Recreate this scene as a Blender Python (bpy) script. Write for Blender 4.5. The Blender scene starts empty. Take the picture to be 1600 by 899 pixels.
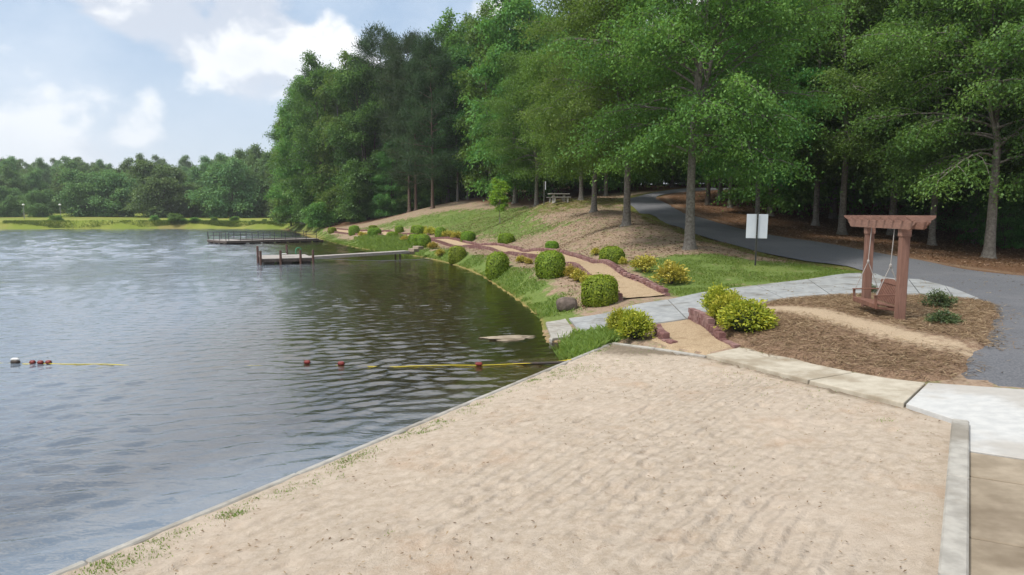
import bpy, math, random
import numpy as np
from mathutils import Vector, Matrix

random.seed(11)
sc = bpy.context.scene
COL = sc.collection

# ------------------------------------------------------------------ camera
F, CAMZ, HOR = 1067.0, 3.6, 335.0
PITCH = math.atan((449.5 - HOR) / F)
cam = bpy.data.cameras.new('camera')
cam.sensor_width = 36.0
cam.lens = F / 1600.0 * 36.0
cam.clip_start = 0.05
cam.clip_end = 5000
camo = bpy.data.objects.new('camera', cam)
camo.location = (0, 0, CAMZ)
camo.rotation_euler = (math.pi / 2 - PITCH, 0, 0)
COL.objects.link(camo)
sc.camera = camo

# ------------------------------------------------------------------ sky, sun, exposure
SUN_EL, SUN_AZ = math.radians(56), math.radians(-120)     # azimuth from +Y towards +X
sdir = Vector((math.sin(SUN_AZ) * math.cos(SUN_EL), math.cos(SUN_AZ) * math.cos(SUN_EL), math.sin(SUN_EL)))
world = bpy.data.worlds.new('World')
sc.world = world
world.use_nodes = True
wt = world.node_tree
wt.nodes.clear()


class NT:
    """small helper for node trees"""
    def __init__(self, tree): self.t = tree

    def n(self, kind, ins=None, **props):
        nd = self.t.nodes.new(kind)
        for k, v in props.items(): setattr(nd, k, v)
        for k, v in (ins or {}).items():
            s = nd.inputs[k]
            if isinstance(v, bpy.types.NodeSocket): self.t.links.new(v, s)
            else: s.default_value = v
        return nd

    def math(self, op, a, b=0.0, c=0.0, clamp=False):
        nd = self.n('ShaderNodeMath', {0: a, 1: b, 2: c}, operation=op)
        nd.use_clamp = clamp
        return nd.outputs[0]

    def vmath(self, op, a, b=(0, 0, 0)):
        return self.n('ShaderNodeVectorMath', {0: a, 1: b}, operation=op).outputs[0]

    def noise(self, vec, scale, detail=4.0, rough=0.5, dist=0.0):
        return self.n('ShaderNodeTexNoise', {'Vector': vec, 'Scale': scale, 'Detail': detail, 'Roughness': rough,
                                             'Distortion': dist}).outputs[0]

    def sstep(self, x, a, b):
        nd = self.n('ShaderNodeMapRange', {0: x, 1: a, 2: b, 3: 0.0, 4: 1.0}, interpolation_type='SMOOTHSTEP')
        return nd.outputs[0]

    def mix(self, f, a, b):
        nd = self.n('ShaderNodeMix', data_type='RGBA')
        for i, v in ((0, f), (6, a), (7, b)):
            s = nd.inputs[i]
            if isinstance(v, bpy.types.NodeSocket): self.t.links.new(v, s)
            elif i == 0: s.default_value = v
            else: s.default_value = (*v, 1.0) if len(v) == 3 else v
        return nd.outputs[2]

    def link(self, a, b): self.t.links.new(a, b)


w = NT(wt)
sky = w.n('ShaderNodeTexSky', sky_type='NISHITA')
sky.sun_disc = False
sky.sun_elevation = SUN_EL
sky.sun_rotation = SUN_AZ
sky.air_density = 1.0
sky.dust_density = 1.6
sky.ozone_density = 1.2
dirv = w.n('ShaderNodeTexCoord').outputs['Generated']
sep = w.n('ShaderNodeSeparateXYZ', {0: dirv})
cv = w.vmath('MULTIPLY', dirv, (1.0, 1.0, 1.55))
cv = w.vmath('ADD', cv, (4.1, 5.5, 8.8))
wrp = w.n('ShaderNodeTexNoise', {'Vector': cv, 'Scale': 9.0, 'Detail': 3.0}).outputs['Color']
cv2 = w.vmath('ADD', cv, w.vmath('MULTIPLY', w.vmath('SUBTRACT', wrp, (.5, .5, .5)), (.06, .06, .06)))
lt = w.vmath('ADD', cv2, (-0.035, 0.0, 0.05))
n1 = w.noise(cv2, 3.6, 10, 0.50)
n2 = w.noise(lt, 3.6, 10, 0.50)
mask = w.sstep(n1, 0.405, 0.470)
core = w.sstep(n1, 0.47, 0.64)
lit = w.sstep(w.math('SUBTRACT', n1, n2), -0.05, 0.03)
lit = w.math('MULTIPLY', lit, w.math('SUBTRACT', 1.0, w.math('MULTIPLY', core, 0.55)))
ccol = w.mix(lit, (5.7, 6.2, 7.1), (9.6, 9.6, 9.6))
skyc = w.mix(0.6, sky.outputs[0], (4.5, 6.0, 8.0))
thin = w.sstep(w.noise(cv, 2.4, 7, 0.62), 0.38, 0.70)
skyc = w.mix(w.math('MULTIPLY', thin, 0.55), skyc, (7.2, 7.9, 8.8))
hz = w.sstep(sep.outputs[2], 0.30, 0.02)
full = w.mix(w.math('MULTIPLY', mask, w.math('SUBTRACT', 0.95, w.math('MULTIPLY', hz, 0.35))), skyc, ccol)
full = w.mix(w.math('MULTIPLY', hz, 0.5), full, (7.6, 8.1, 8.8))
bg = w.n('ShaderNodeBackground', {'Color': full, 'Strength': 0.07})
wo = w.n('ShaderNodeOutputWorld', {'Surface': bg.outputs[0]})

sl = bpy.data.lights.new('sun', 'SUN')
sl.energy = 2.1
sl.angle = math.radians(8)
sl.color = (1.0, 0.95, 0.87)
so = bpy.data.objects.new('sun', sl)
so.rotation_euler = sdir.to_track_quat('Z', 'Y').to_euler()
so.location = (-20, 10, 60)
COL.objects.link(so)

sc.view_settings.view_transform = 'Standard'
sc.view_settings.look = 'None'
sc.view_settings.gamma = 1
sc.view_settings.exposure = 0.82
sc.view_settings.use_curve_mapping = False
sc.render.engine = 'CYCLES'
cy = sc.cycles
cy.max_bounces = 6
cy.diffuse_bounces = 3
cy.glossy_bounces = 3
cy.transmission_bounces = 3
cy.transparent_max_bounces = 8
cy.volume_bounces = 0
cy.use_denoising = True
cy.caustics_reflective = False
cy.caustics_refractive = False
cy.use_adaptive_sampling = True
cy.adaptive_threshold = 0.01
cy.denoising_input_passes = 'RGB_ALBEDO_NORMAL'
cy.denoising_prefilter = 'ACCURATE'

# ------------------------------------------------------------------ helpers
CP, SP = math.cos(PITCH), math.sin(PITCH)


def ray(u, v):
    r, up = (u - 800.0) / F, (449.5 - v) / F
    return np.array([r, CP + SP * up, -SP + CP * up])


def PZ(u, v, z):
    d = ray(u, v)
    return np.array([0, 0, CAMZ]) + d * ((z - CAMZ) / d[2])


def PY(u, v, y):
    d = ray(u, v)
    return np.array([0, 0, CAMZ]) + d * (y / d[1])


def tag(o, label=None, cat=None, group=None, kind=None):
    if label: o['label'] = label
    if cat: o['category'] = cat
    if group: o['group'] = group
    if kind: o['kind'] = kind
    return o


def empty(name, loc=(0, 0, 0), rz=0.0, label=None, cat=None, group=None):
    o = bpy.data.objects.new(name, None)
    o.location = loc
    o.rotation_euler = (0, 0, rz)
    o.empty_display_size = 0.2
    COL.objects.link(o)
    return tag(o, label, cat, group)


def mesh_np(name, V, Fq, mat=None, attrs=None, smooth=False):
    """V (n,3); Fq (m,3|4) int array (or list of such arrays / ragged list)"""
    me = bpy.data.meshes.new(name)
    V = np.asarray(V, dtype=np.float32)
    if isinstance(Fq, np.ndarray):
        k = Fq.shape[1]
        m = Fq.shape[0]
        me.vertices.add(len(V))
        me.vertices.foreach_set('co', V.ravel())
        me.loops.add(m * k)
        me.loops.foreach_set('vertex_index', Fq.astype(np.int32).ravel())
        me.polygons.add(m)
        me.polygons.foreach_set('loop_start', np.arange(0, m * k, k, dtype=np.int32))
        me.polygons.foreach_set('loop_total', np.full(m, k, dtype=np.int32))
        me.update(calc_edges=True)
    else:
        me.from_pydata([tuple(map(float, p)) for p in V], [], [tuple(f) for f in Fq])
    if smooth:
        me.polygons.foreach_set('use_smooth', np.ones(len(me.polygons), dtype=bool))
    for k, a in (attrs or {}).items():
        at = me.attributes.new(k, 'FLOAT', 'POINT')
        at.data.foreach_set('value', np.asarray(a, dtype=np.float32))
    if mat: me.materials.append(mat)
    return me


def obj(name, me, parent=None, loc=None, rot=None):
    o = bpy.data.objects.new(name, me)
    if loc is not None: o.location = loc
    if rot is not None: o.rotation_euler = rot
    COL.objects.link(o)
    if parent: o.parent = parent
    return o


class MB:
    """collects simple solids, then becomes one mesh object"""
    def __init__(self): self.V, self.F = [], []

    def add(self, V, Fs):
        b = len(self.V)
        self.V += [tuple(map(float, p)) for p in V]
        self.F += [tuple(b + i for i in f) for f in Fs]
        return self

    def box(self, c, s, ax=None, bev=0.0):
        """box at centre c, full sizes s, axes ax = 3 unit vectors"""
        ax = ax or ((1, 0, 0), (0, 1, 0), (0, 0, 1))
        A = [np.array(a, float) for a in ax]
        c = np.array(c, float)
        h = [q / 2 for q in s]
        if bev <= 0:
            P = [c + A[0] * h[0] * i + A[1] * h[1] * j + A[2] * h[2] * k for k in (-1, 1) for j in (-1, 1) for i in (-1, 1)]
            return self.add(P, [(0, 2, 3, 1), (4, 5, 7, 6), (0, 1, 5, 4), (2, 6, 7, 3), (0, 4, 6, 2), (1, 3, 7, 5)])
        b = bev
        P = []
        for z, ins in ((-h[2], b), (-h[2] + b, 0), (h[2] - b, 0), (h[2], b)):
            x, y = h[0] - ins, h[1] - ins
            cb = b if ins == 0 else b * 0.5
            ring = [(-x + cb, -y), (x - cb, -y), (x, -y + cb), (x, y - cb), (x - cb, y), (-x + cb, y), (-x, y - cb), (-x, -y + cb)]
            P += [c + A[0] * p + A[1] * q + A[2] * z for p, q in ring]
        Fs = [tuple(range(7, -1, -1)), tuple(range(24, 32))]
        for k in range(3):
            for i in range(8):
                j = (i + 1) % 8
                Fs.append((k * 8 + i, k * 8 + j, k * 8 + 8 + j, k * 8 + 8 + i))
        return self.add(P, Fs)

    def bar(self, a, b, wd, ht, up=(0, 0, 1), bev=0.0):
        a, b = np.array(a, float), np.array(b, float)
        d = b - a
        L = np.linalg.norm(d)
        d /= L
        s = np.cross(d, np.array(up, float))
        s /= np.linalg.norm(s)
        u = np.cross(s, d)
        return self.box((a + b) / 2, (L, wd, ht), (d, s, u), bev)

    def tube(self, pts, rad, n=8, cap=True):
        V, Fs = tube(np.array(pts, float), rad, n)
        m = len(pts)
        Fs = [tuple(f) for f in Fs]
        if cap: Fs += [tuple(range(n - 1, -1, -1)), tuple(range((m - 1) * n, m * n))]
        return self.add(V, Fs)

    def prism(self, poly, a0, a1, o, axu, axv, axw):
        """polygon in (u,v) extruded along w from a0 to a1"""
        n = len(poly)
        o, axu, axv, axw = [np.array(q, float) for q in (o, axu, axv, axw)]
        P = [o + axu * p + axv * q + axw * a for a in (a0, a1) for p, q in poly]
        Fs = [tuple(range(n - 1, -1, -1)), tuple(range(n, 2 * n))] + [(i, (i + 1) % n, n + (i + 1) % n, n + i) for i in range(n)]
        return self.add(P, Fs)

    def mesh(self, name, mat, smooth=False):
        me = bpy.data.meshes.new(name)
        me.from_pydata(self.V, [], self.F)
        import bmesh
        bm = bmesh.new()
        bm.from_mesh(me)
        bmesh.ops.recalc_face_normals(bm, faces=bm.faces)
        bm.to_mesh(me)
        bm.free()
        me.materials.append(mat)
        if smooth: me.polygons.foreach_set('use_smooth', np.ones(len(me.polygons), dtype=bool))
        return me

    def build(self, name, mat, parent=None, smooth=False):
        return obj(name, self.mesh(name, mat, smooth), parent)


def tube(P, rad, n=8):
    P = np.asarray(P, float)
    m = len(P)
    rad = np.broadcast_to(np.asarray(rad, float), (m,))
    T = np.gradient(P, axis=0)
    T /= np.linalg.norm(T, axis=1, keepdims=True) + 1e-9
    ref = np.array([0.0, 0, 1.0]) if abs(T[0, 2]) < 0.9 else np.array([1.0, 0, 0])
    V = np.zeros((m, n, 3))
    ang = np.linspace(0, 2 * np.pi, n, endpoint=False)
    for i in range(m):
        s = np.cross(T[i], ref)
        if np.linalg.norm(s) < 1e-4: s = np.array([0, 1.0, 0])
        s /= np.linalg.norm(s)
        u = np.cross(s, T[i])
        V[i] = P[i] + rad[i] * (np.cos(ang)[:, None] * s + np.sin(ang)[:, None] * u)
        ref = u
    idx = np.arange(m * n).reshape(m, n)
    q = np.stack([idx[:-1], np.roll(idx, -1, 1)[:-1], np.roll(idx, -1, 1)[1:], idx[1:]], -1).reshape(-1, 4)
    return V.reshape(-1, 3), q


def copy_tree(o, parent=None):
    c = o.copy()
    COL.objects.link(c)
    c.parent = parent
    for ch in list(o.children): copy_tree(ch, c)
    return c


def in_poly(X, Y, poly):
    X, Y = np.asarray(X, float), np.asarray(Y, float)
    ins = np.zeros(X.shape, bool)
    n = len(poly)
    for i in range(n):
        x0, y0 = poly[i][0], poly[i][1]
        x1, y1 = poly[(i + 1) % n][0], poly[(i + 1) % n][1]
        if y0 == y1: continue
        c = ((Y < y0) != (Y < y1)) & (X < (x1 - x0) * (Y - y0) / (y1 - y0) + x0)
        ins ^= c
    return ins


def line_dist(X, Y, poly, closed=False):
    D = np.full(np.shape(X), 1e9)
    n = len(poly)
    for i in range(n if closed else n - 1):
        a, b = np.array(poly[i][:2], float), np.array(poly[(i + 1) % n][:2], float)
        ab = b - a
        t = np.clip(((X - a[0]) * ab[0] + (Y - a[1]) * ab[1]) / (ab @ ab + 1e-9), 0, 1)
        D = np.minimum(D, np.hypot(X - a[0] - t * ab[0], Y - a[1] - t * ab[1]))
    return D


def sdist(X, Y, poly):
    d = line_dist(X, Y, poly, True)
    return np.where(in_poly(X, Y, poly), d, -d)


def smoothpath(pts, step):
    """Catmull-Rom resample of a 2-D/3-D polyline at even steps"""
    P = np.array(pts, float)
    Q = np.vstack([2 * P[0] - P[1], P, 2 * P[-1] - P[-2]])
    out = []
    for i in range(1, len(Q) - 2):
        t = np.linspace(0, 1, 24, endpoint=False)[:, None]
        a, b, c, d = Q[i - 1], Q[i], Q[i + 1], Q[i + 2]
        out.append(0.5 * (2 * b + (c - a) * t + (2 * a - 5 * b + 4 * c - d) * t ** 2 + (-a + 3 * b - 3 * c + d) * t ** 3))
    out = np.vstack(out + [P[-1:]])
    L = np.concatenate([[0], np.cumsum(np.linalg.norm(np.diff(out, axis=0), axis=1))])
    s = np.arange(0, L[-1], step)
    return np.stack([np.interp(s, L, out[:, k]) for k in range(out.shape[1])], 1)


def fbm(X, Y, seed=0, oct=4, scale=1.0, gain=0.5):
    """cheap value-noise fbm"""
    r = np.random.default_rng(seed)
    tab = r.random((64, 64))
    out = np.zeros(np.shape(X))
    a = 1.0
    tot = 0
    for k in range(oct):
        x, y = X * scale * 2 ** k + 17.3 * k, Y * scale * 2 ** k - 9.1 * k
        i, j = np.floor(x).astype(int), np.floor(y).astype(int)
        fx, fy = x - i, y - j
        fx, fy = fx * fx * (3 - 2 * fx), fy * fy * (3 - 2 * fy)
        g = lambda p, q: tab[p % 64, q % 64]
        out += a * ((g(i, j) * (1 - fx) + g(i + 1, j) * fx) * (1 - fy) + (g(i, j + 1) * (1 - fx) + g(i + 1, j + 1) * fx) * fy)
        tot += a
        a *= gain
    return out / tot


# ------------------------------------------------------------------ materials
def new_mat(name):
    m = bpy.data.materials.new(name)
    m.use_nodes = True
    m.node_tree.nodes.clear()
    return m, NT(m.node_tree)


def finish(m, t, shader):
    t.n('ShaderNodeOutputMaterial', {'Surface': shader})
    return m


def mat_basic(name, ca, cb, scale=8.0, rough=0.8, bump=0.2, bscale=None, detail=5, coord='Object', spec=0.3, cc=None, cscale=1.0,
              camt=0.5, bdist=0.02):
    """two colours broken up by noise, plus an optional third in larger stains"""
    m, t = new_mat(name)
    v = t.n('ShaderNodeTexCoord').outputs[coord] if coord != 'World' else t.n('ShaderNodeNewGeometry').outputs['Position']
    f = t.sstep(t.noise(v, scale, detail, 0.6), 0.3, 0.7)
    c = t.mix(f, ca, cb)
    if cc:
        g = t.sstep(t.noise(v, cscale, 4, 0.6), 0.48, 0.68)
        c = t.mix(t.math('MULTIPLY', g, camt), c, cc)
    p = t.n('ShaderNodeBsdfPrincipled', {'Base Color': c, 'Roughness': rough, 'Specular IOR Level': spec})
    if bump:
        bn = t.n('ShaderNodeBump', {'Height': t.noise(v, bscale or scale * 2, 5, 0.6), 'Strength': bump, 'Distance': bdist})
        t.link(bn.outputs[0], p.inputs['Normal'])
    return finish(m, t, p.outputs[0])


def mat_leaf(name, dark, mid, light, trans=0.3, gloss=0.02, var=0.25):
    m, t = new_mat(name)
    a = t.n('ShaderNodeAttribute', attribute_name='tint').outputs['Fac']
    r = t.n('ShaderNodeValToRGB', {0: a})
    el = r.color_ramp.elements
    el[0].position, el[0].color = 0.1, (*dark, 1)
    el[1].position, el[1].color = 0.9, (*light, 1)
    e = el.new(0.5)
    e.color = (*mid, 1)
    oi = t.n('ShaderNodeObjectInfo').outputs['Random']
    hs = t.n('ShaderNodeHueSaturation', {'Hue': t.math('MULTIPLY_ADD', oi, 0.055, 0.4725), 'Saturation': 1.0,
                                         'Value': t.math('MULTIPLY_ADD', oi, var * 2, 1 - var), 'Color': r.outputs[0]})
    c = hs.outputs[0]
    d = t.n('ShaderNodeBsdfDiffuse', {'Color': c})
    tr = t.n('ShaderNodeBsdfTranslucent', {'Color': t.mix(0.5, c, (light[0] * 1.25, light[1] * 1.25, light[2] * 0.7))})
    mx = t.n('ShaderNodeMixShader', {0: trans, 1: d.outputs[0], 2: tr.outputs[0]})
    if gloss:
        g = t.n('ShaderNodeBsdfGlossy', {'Color': (0.9, 0.95, 1.0, 1), 'Roughness': 0.55})
        mx = t.n('ShaderNodeMixShader', {0: gloss, 1: mx.outputs[0], 2: g.outputs[0]})
    return finish(m, t, mx.outputs[0])
# ------------------------------------------------------------------ terrain heights
KA, KB = PZ(135, 873, 0.2)[:2], PZ(955, 535, 0.2)[:2]          # waterside kerb of the beach
KD = (KB - KA) / np.linalg.norm(KB - KA)
KN = np.array([KD[1], -KD[0]])                                  # towards the beach


def kd(x, y): return (x - KA[0]) * KN[0] + (y - KA[1]) * KN[1]


def sandz(x, y): return 0.17 + 0.072 * kd(x, y)


def hit_fn(u, v, fn, t0=3.0, t1=400.0):
    d = ray(u, v)
    t = np.geomspace(t0, t1, 600)
    g = CAMZ + d[2] * t - fn(d[0] * t, d[1] * t)
    k = np.argmax(g < 0)
    if g[k] >= 0: raise RuntimeError('no hit %s %s' % (u, v))
    a, b = t[max(k - 1, 0)], t[k]
    for _ in range(5):
        tt = np.linspace(a, b, 20)
        gg = CAMZ + d[2] * tt - fn(d[0] * tt, d[1] * tt)
        j = max(np.argmax(gg < 0), 1)
        a, b = tt[j - 1], tt[j]
    return np.array([0, 0, CAMZ]) + d * b


def hs(u, v, off=0.0): return hit_fn(u, v, lambda x, y: sandz(x, y) + off)


ctrl = []
for u, v, z in [(846, 506, .02), (884, 500, .1), (955, 489, .3), (1043, 470, .56), (1112, 456, .72), (1182, 447.5, .85), (1262, 438, .95),
                (1345, 429, 1.03), (1417, 436, 1.03), (1477, 449.5, 1.03), (1529, 469, 1.02), (848, 533, .0), (903, 526, .06), (975, 513, .24),
                (1072, 500, .5), (1150, 487, .68), (1226, 469.5, .85), (1300, 464, .96), (1372, 463, 1.0), (1440, 465.5, 1.02),
                (1490, 468, 1.02), (1407, 507, 1.0), (1352, 486, 1.0), (1250, 520, .86), (1480, 530, 1.0), (1560, 500, 1.02), (1600, 560, 1.0),
                (985, 478, .5), (917, 431, 1.0), (887, 418, 1.08), (838, 404, 1.05), (797, 398, .98), (759, 391, .93), (728, 386.5, .93),
                (673, 379, .95), (624, 371, 1.1), (592, 366.3, 1.17), (1043, 464, .62), (900, 545, .1), (930, 536, .17),
                (1060, 525, .42), (1120, 520, .55), (888, 484, .25), (860, 470, .3)]:
    ctrl.append(PZ(u, v, z))
for u, v, y in [(930, 414, 33), (887, 400, 39.5), (843, 394, 46), (797, 389, 51.5), (760, 385, 57), (728, 381, 61.5), (673, 375, 70),
                (624, 368, 79), (592, 364, 88), (561, 362, 96), (525, 359, 105), (781, 350, 68), (700, 345, 82), (850, 319, 64), (870, 313.5, 68),
                (700, 323, 92), (640, 335, 95), (600, 345, 100), (540, 353, 108), (928, 331, 52), (979, 353, 42), (870, 355, 52),
                (1077, 389, 34.5), (958, 413, 34.5), (1004, 422, 30), (1050, 447, 27), (1180, 415, 30.7),
                (1345, 423, 30.9), (1249, 407, 34), (1178, 392, 36.5), (1085, 366, 41.3), (1034, 347, 49), (1000, 335, 58), (984, 311, 70),
                (1600, 432, 27.5), (1424, 405, 33.5), (1299, 382, 38.6), (1192, 366, 44.7), (1089, 339, 53), (1050, 323, 60), (1041, 318, 66),
                (1031, 306, 73), (1072, 298, 80), (1315, 364, 47), (1545, 404, 36), (1106, 320, 64), (1523, 377, 46)]:
    ctrl.append(PY(u, v, y))
for u, v in [(1104, 554), (1264, 594), (1414, 630), (1490, 654), (1155, 543), (1269, 568.5), (1323, 580), (1448, 598), (1600, 608.5), (1600, 718),
             (1511, 705), (1600, 855), (1507, 838)]:
    p = hs(u, v, 0.065)
    ctrl.append(p - np.array([0, 0, 0.055]))
for p in [(50, 40, 2.3), (60, 80, 6), (32, 92, 7), (20, 120, 8.5), (0, 120, 6.5), (-20, 122, 4), (-42, 135, 2), (-52, 160, 1.3), (70, 20, 1.6),
          (40, 10, 1.2), (20, 0, 1.0), (12, -15, 1.0), (60, -30, 1.2), (0, -20, .7), (-56, 184, 2.3), (-95, 184, 2.3), (-131, 184, 2.35),
          (-250, 182, 2.4), (-45, 184, 2.4), (-100, 215, 2.6), (-60, 215, 3), (-180, 215, 2.8), (-100, 300, 9), (-220, 320, 12), (0, 300, 14),
          (100, 300, 16), (-330, 300, 10), (-600, 600, 24), (0, 600, 28), (600, 600, 28), (600, 0, 14), (600, -500, 6), (-600, -500, 3), (0, -500, 3),
          (-600, 200, 6), (150, 100, 9), (200, 0, 6), (60, 160, 10)]:
    ctrl.append(np.array(p, float))
ctrl = np.array(ctrl)
_n = len(ctrl)
_r2 = ((ctrl[:, None, :2] - ctrl[None, :, :2]) ** 2).sum(-1)
_K = 0.5 * _r2 * np.log(_r2 + 1e-9) + np.eye(_n) * 0.6
_Pm = np.hstack([np.ones((_n, 1)), ctrl[:, :2]])
_A = np.block([[_K, _Pm], [_Pm.T, np.zeros((3, 3))]])
_W = np.linalg.solve(_A, np.concatenate([ctrl[:, 2], np.zeros(3)]))


def tps(x, y):
    x, y = np.asarray(x, float), np.asarray(y, float)
    z = _W[-3] + _W[-2] * x + _W[-1] * y
    for i in range(_n):
        r2 = (x - ctrl[i, 0]) ** 2 + (y - ctrl[i, 1]) ** 2
        z = z + _W[i] * 0.5 * r2 * np.log(r2 + 1e-9)
    return np.clip(z, -3, 60)


_k0 = KA - KD * 18
shore = [PZ(u, v, 0)[:2] for u, v in [(135, 876), (500, 741), (870, 575), (879, 560), (874, 548), (884, 537), (850, 534), (843, 518), (845, 505), (838, 492),
                                      (815, 473), (800, 462), (778, 447), (755, 432), (728, 420), (700, 411), (655, 401), (620, 396), (560, 388),
                                      (520, 379), (492, 371), (470, 364), (452, 359.5), (442, 357.8), (300, 357.4), (150, 357.8), (0, 358)]]
natural_shore = shore[4:]
lake_poly = [tuple(p) for p in shore] + [(-250, 163), (-420, 120), (-420, -60), (-40, -60), tuple(_k0 - KD * 30), tuple(_k0)]
near_shore = shore[8:24]

# the beach polygon (kerbs and slabs hide its edges)
s_front = [hs(u, v, 0.065)[:2] for u, v in [(1104, 554), (1264, 594), (1414, 630), (1492, 655)]]
rk0, rk1 = hs(1501, 655, 0.14)[:2], hs(1489.5, 899, 0.14)[:2]
rkd = (rk1 - rk0) / np.linalg.norm(rk1 - rk0)
rk2 = rk0 + rkd * 16
sand_poly = [tuple(KA - KD * 14 + KN * .07), tuple(KB + KN * .07 - KD * .05)] + [tuple(p + np.array([.06, .12])) for p in s_front] + [tuple(rk0), tuple(rk2)]


def ss(x, a, b):
    t = np.clip((x - a) / (b - a), 0, 1)
    return t * t * (3 - 2 * t)


def land(x, y):
    """surface of the ground above water"""
    return np.maximum(tps(x, y), 0.06)


def ground(x, y):
    x, y = np.asarray(x, float), np.asarray(y, float)
    z = tps(x, y)
    d = sdist(x, y, lake_poly)                     # + in the lake
    dk = kd(x, y)
    zl = np.maximum(z, 0.10)
    zl = 0.03 + (zl - 0.03) * ss(-d, 0.0, 1.3)
    bed = -0.02 - 0.10 * np.minimum(d, 9) - 0.01 * np.clip(d - 9, 0, 60)
    kerbside = ss(-np.abs(dk), -2.5, -0.2) * (y < KB[1] - 1.0)
    bed = bed - 0.9 * kerbside
    out = np.where(d > 0, bed, zl)
    si = sdist(x, y, sand_poly)
    return np.where(si > -0.1, np.minimum(out, sandz(x, y) - 0.25), out)


def hit(u, v): return hit_fn(u, v, land)


def gz(x, y): return float(land(np.array([x]), np.array([y]))[0])


def axis(segs):
    out = [segs[0][0]]
    for a, b, s0, s1 in segs:
        x = a
        while x < b - 1e-6:
            f = (x - a) / (b - a)
            x = min(b, x + s0 + (s1 - s0) * f)
            out.append(x)
    return np.array(out)


def grid_mesh(X, Y):
    GX, GY = np.meshgrid(X, Y)
    nx, ny = len(X), len(Y)
    i = np.arange(nx * ny).reshape(ny, nx)
    q = np.stack([i[:-1, :-1], i[:-1, 1:], i[1:, 1:], i[1:, :-1]], -1).reshape(-1, 4)
    return GX.ravel(), GY.ravel(), q


def compact(V, q, attrs=None):
    used = np.unique(q)
    mp = np.full(len(V), -1)
    mp[used] = np.arange(len(used))
    return V[used], mp[q], {k: a[used] for k, a in (attrs or {}).items()}


# ------------------------------------------------------------------ zone outlines
Ga = [hit(*p)[:2] for p in [(1050, 462), (1030, 440), (1000, 424), (990, 408), (1040, 402), (1090, 399), (1130, 398), (1180, 408), (1260, 413), (1335, 424),
                            (1345, 428), (1250, 439), (1160, 449), (1110, 456), (1075, 463)]]
Gb = [hit(*p)[:2] for p in [(545, 359), (640, 341), (720, 327), (830, 322), (842, 340), (900, 352), (800, 376), (740, 371), (650, 358)]]
Gd = [hit(*p)[:2] for p in [(556, 373), (640, 371), (655, 386), (640, 394), (600, 390), (565, 382)]]
Ge = [hit(*p)[:2] for p in [(878, 552), (905, 527), (965, 515), (985, 522), (957, 533), (900, 556)]]
road_l_pix = [(1072, 297), (984, 311), (1000, 335), (1034, 347), (1085, 366), (1178, 392), (1249, 407), (1345, 423)]
road_l = [(24.5, 88.0)] + [tuple(PY(u, v, y)[:2]) for u, v, y in [(984, 311, 70), (1000, 335, 58), (1034, 347, 49), (1085, 366, 41.3), (1178, 392, 36.5),
                                                             (1249, 407, 34), (1345, 423, 30.9)]]
road_r = [(26.5, 84.0)] + [tuple(PY(u, v, y)[:2]) for u, v, y in [(1031, 306, 73), (1041, 318, 66), (1050, 323, 60), (1089, 339, 53), (1192, 366, 44.7), (1299, 382, 38.6),
                                                             (1424, 405, 33.5), (1600, 432, 27.5)]]

# ------------------------------------------------------------------ ground sheet
gx = axis([(-900, -120, 60, 12), (-120, -45, 8, 2.0), (-45, -8, 1.6, .4), (-8, 24, .28, .32), (24, 60, .45, 2.5), (60, 900, 4, 70)])
gy = axis([(-700, -20, 60, 6), (-20, 9, 3, .5), (9, 48, .28, .35), (48, 112, .4, .9), (112, 225, 1.2, 3.0), (225, 900, 5, 60)])
X, Y, q = grid_mesh(gx, gy)
Z = ground(X, Y)
dl = -sdist(X, Y, lake_poly)
lumps = (fbm(X, Y, 3, 4, 0.55) - .5) * 0.16 * ss(dl, .5, 3) * (Y > 18) * (Y < 140)
flatz = ss(kd(X, Y), -1.5, 0) * ss(-Y, -34, -30)
lumps = lumps * (1 - .92 * flatz)
Z = Z + lumps
g1 = np.maximum.reduce([.86 * ss(sdist(X, Y, Ga), -.9, .5), .8 * ss(sdist(X, Y, Gb), -2.5, 2.0), ss(sdist(X, Y, Gd), -1, .6), ss(sdist(X, Y, Ge), -.4, .2)])
dns = line_dist(X, Y, near_shore)
g1 = np.maximum(g1, .95 * ss(-dns, -2.2, -.5))
dfs = line_dist(X, Y, shore[22:])
lawn = ss(Y, 150, 168) * ss(-X, 30, 48)
dre = line_dist(X, Y, road_l)
moss = np.maximum(ss(-dre, -2.3, -.6), .7 * ss(-np.hypot((X - 5.5) / 1.3, (Y - 66) / 1.0), -9, -4))
dright = np.maximum(ss(-line_dist(X, Y, road_r), -1, 0), ss(X - np.interp(Y, [p[1] for p in road_r[::-1]], [p[0] for p in road_r[::-1]]), -.3, 1.2))
wood = np.maximum(dright * (Y > 26), ss(Y - np.interp(X, [-60, -30, -18, -8, 4, 9], [140, 108, 102, 96, 74, 78]), 0, 3)) * (1 - lawn)
wet = ss(-dl, -.25, .15) * ss(-Y, -140, -115)
mg, t = new_mat('ground_cover')
pos = t.n('ShaderNodeNewGeometry').outputs['Position']
at = lambda k: t.n('ShaderNodeAttribute', attribute_name=k).outputs['Fac']
nA = t.noise(pos, 1.3, 6, 0.65)
nB = t.noise(pos, 9.0, 6, 0.7)
nC = t.noise(pos, 0.35, 4, 0.6)
litter = t.mix(t.sstep(nB, .32, .7), (0.20, 0.135, 0.092), (0.42, 0.31, 0.22))
litter = t.mix(t.sstep(nA, .35, .7), litter, (0.34, 0.255, 0.19))
grass = t.mix(t.sstep(nB, .3, .72), (0.088, 0.140, 0.032), (0.18, 0.245, 0.068))
grass = t.mix(t.math('MULTIPLY', t.sstep(nC, .45, .65), .5), grass, (0.16, 0.19, 0.05))
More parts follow.
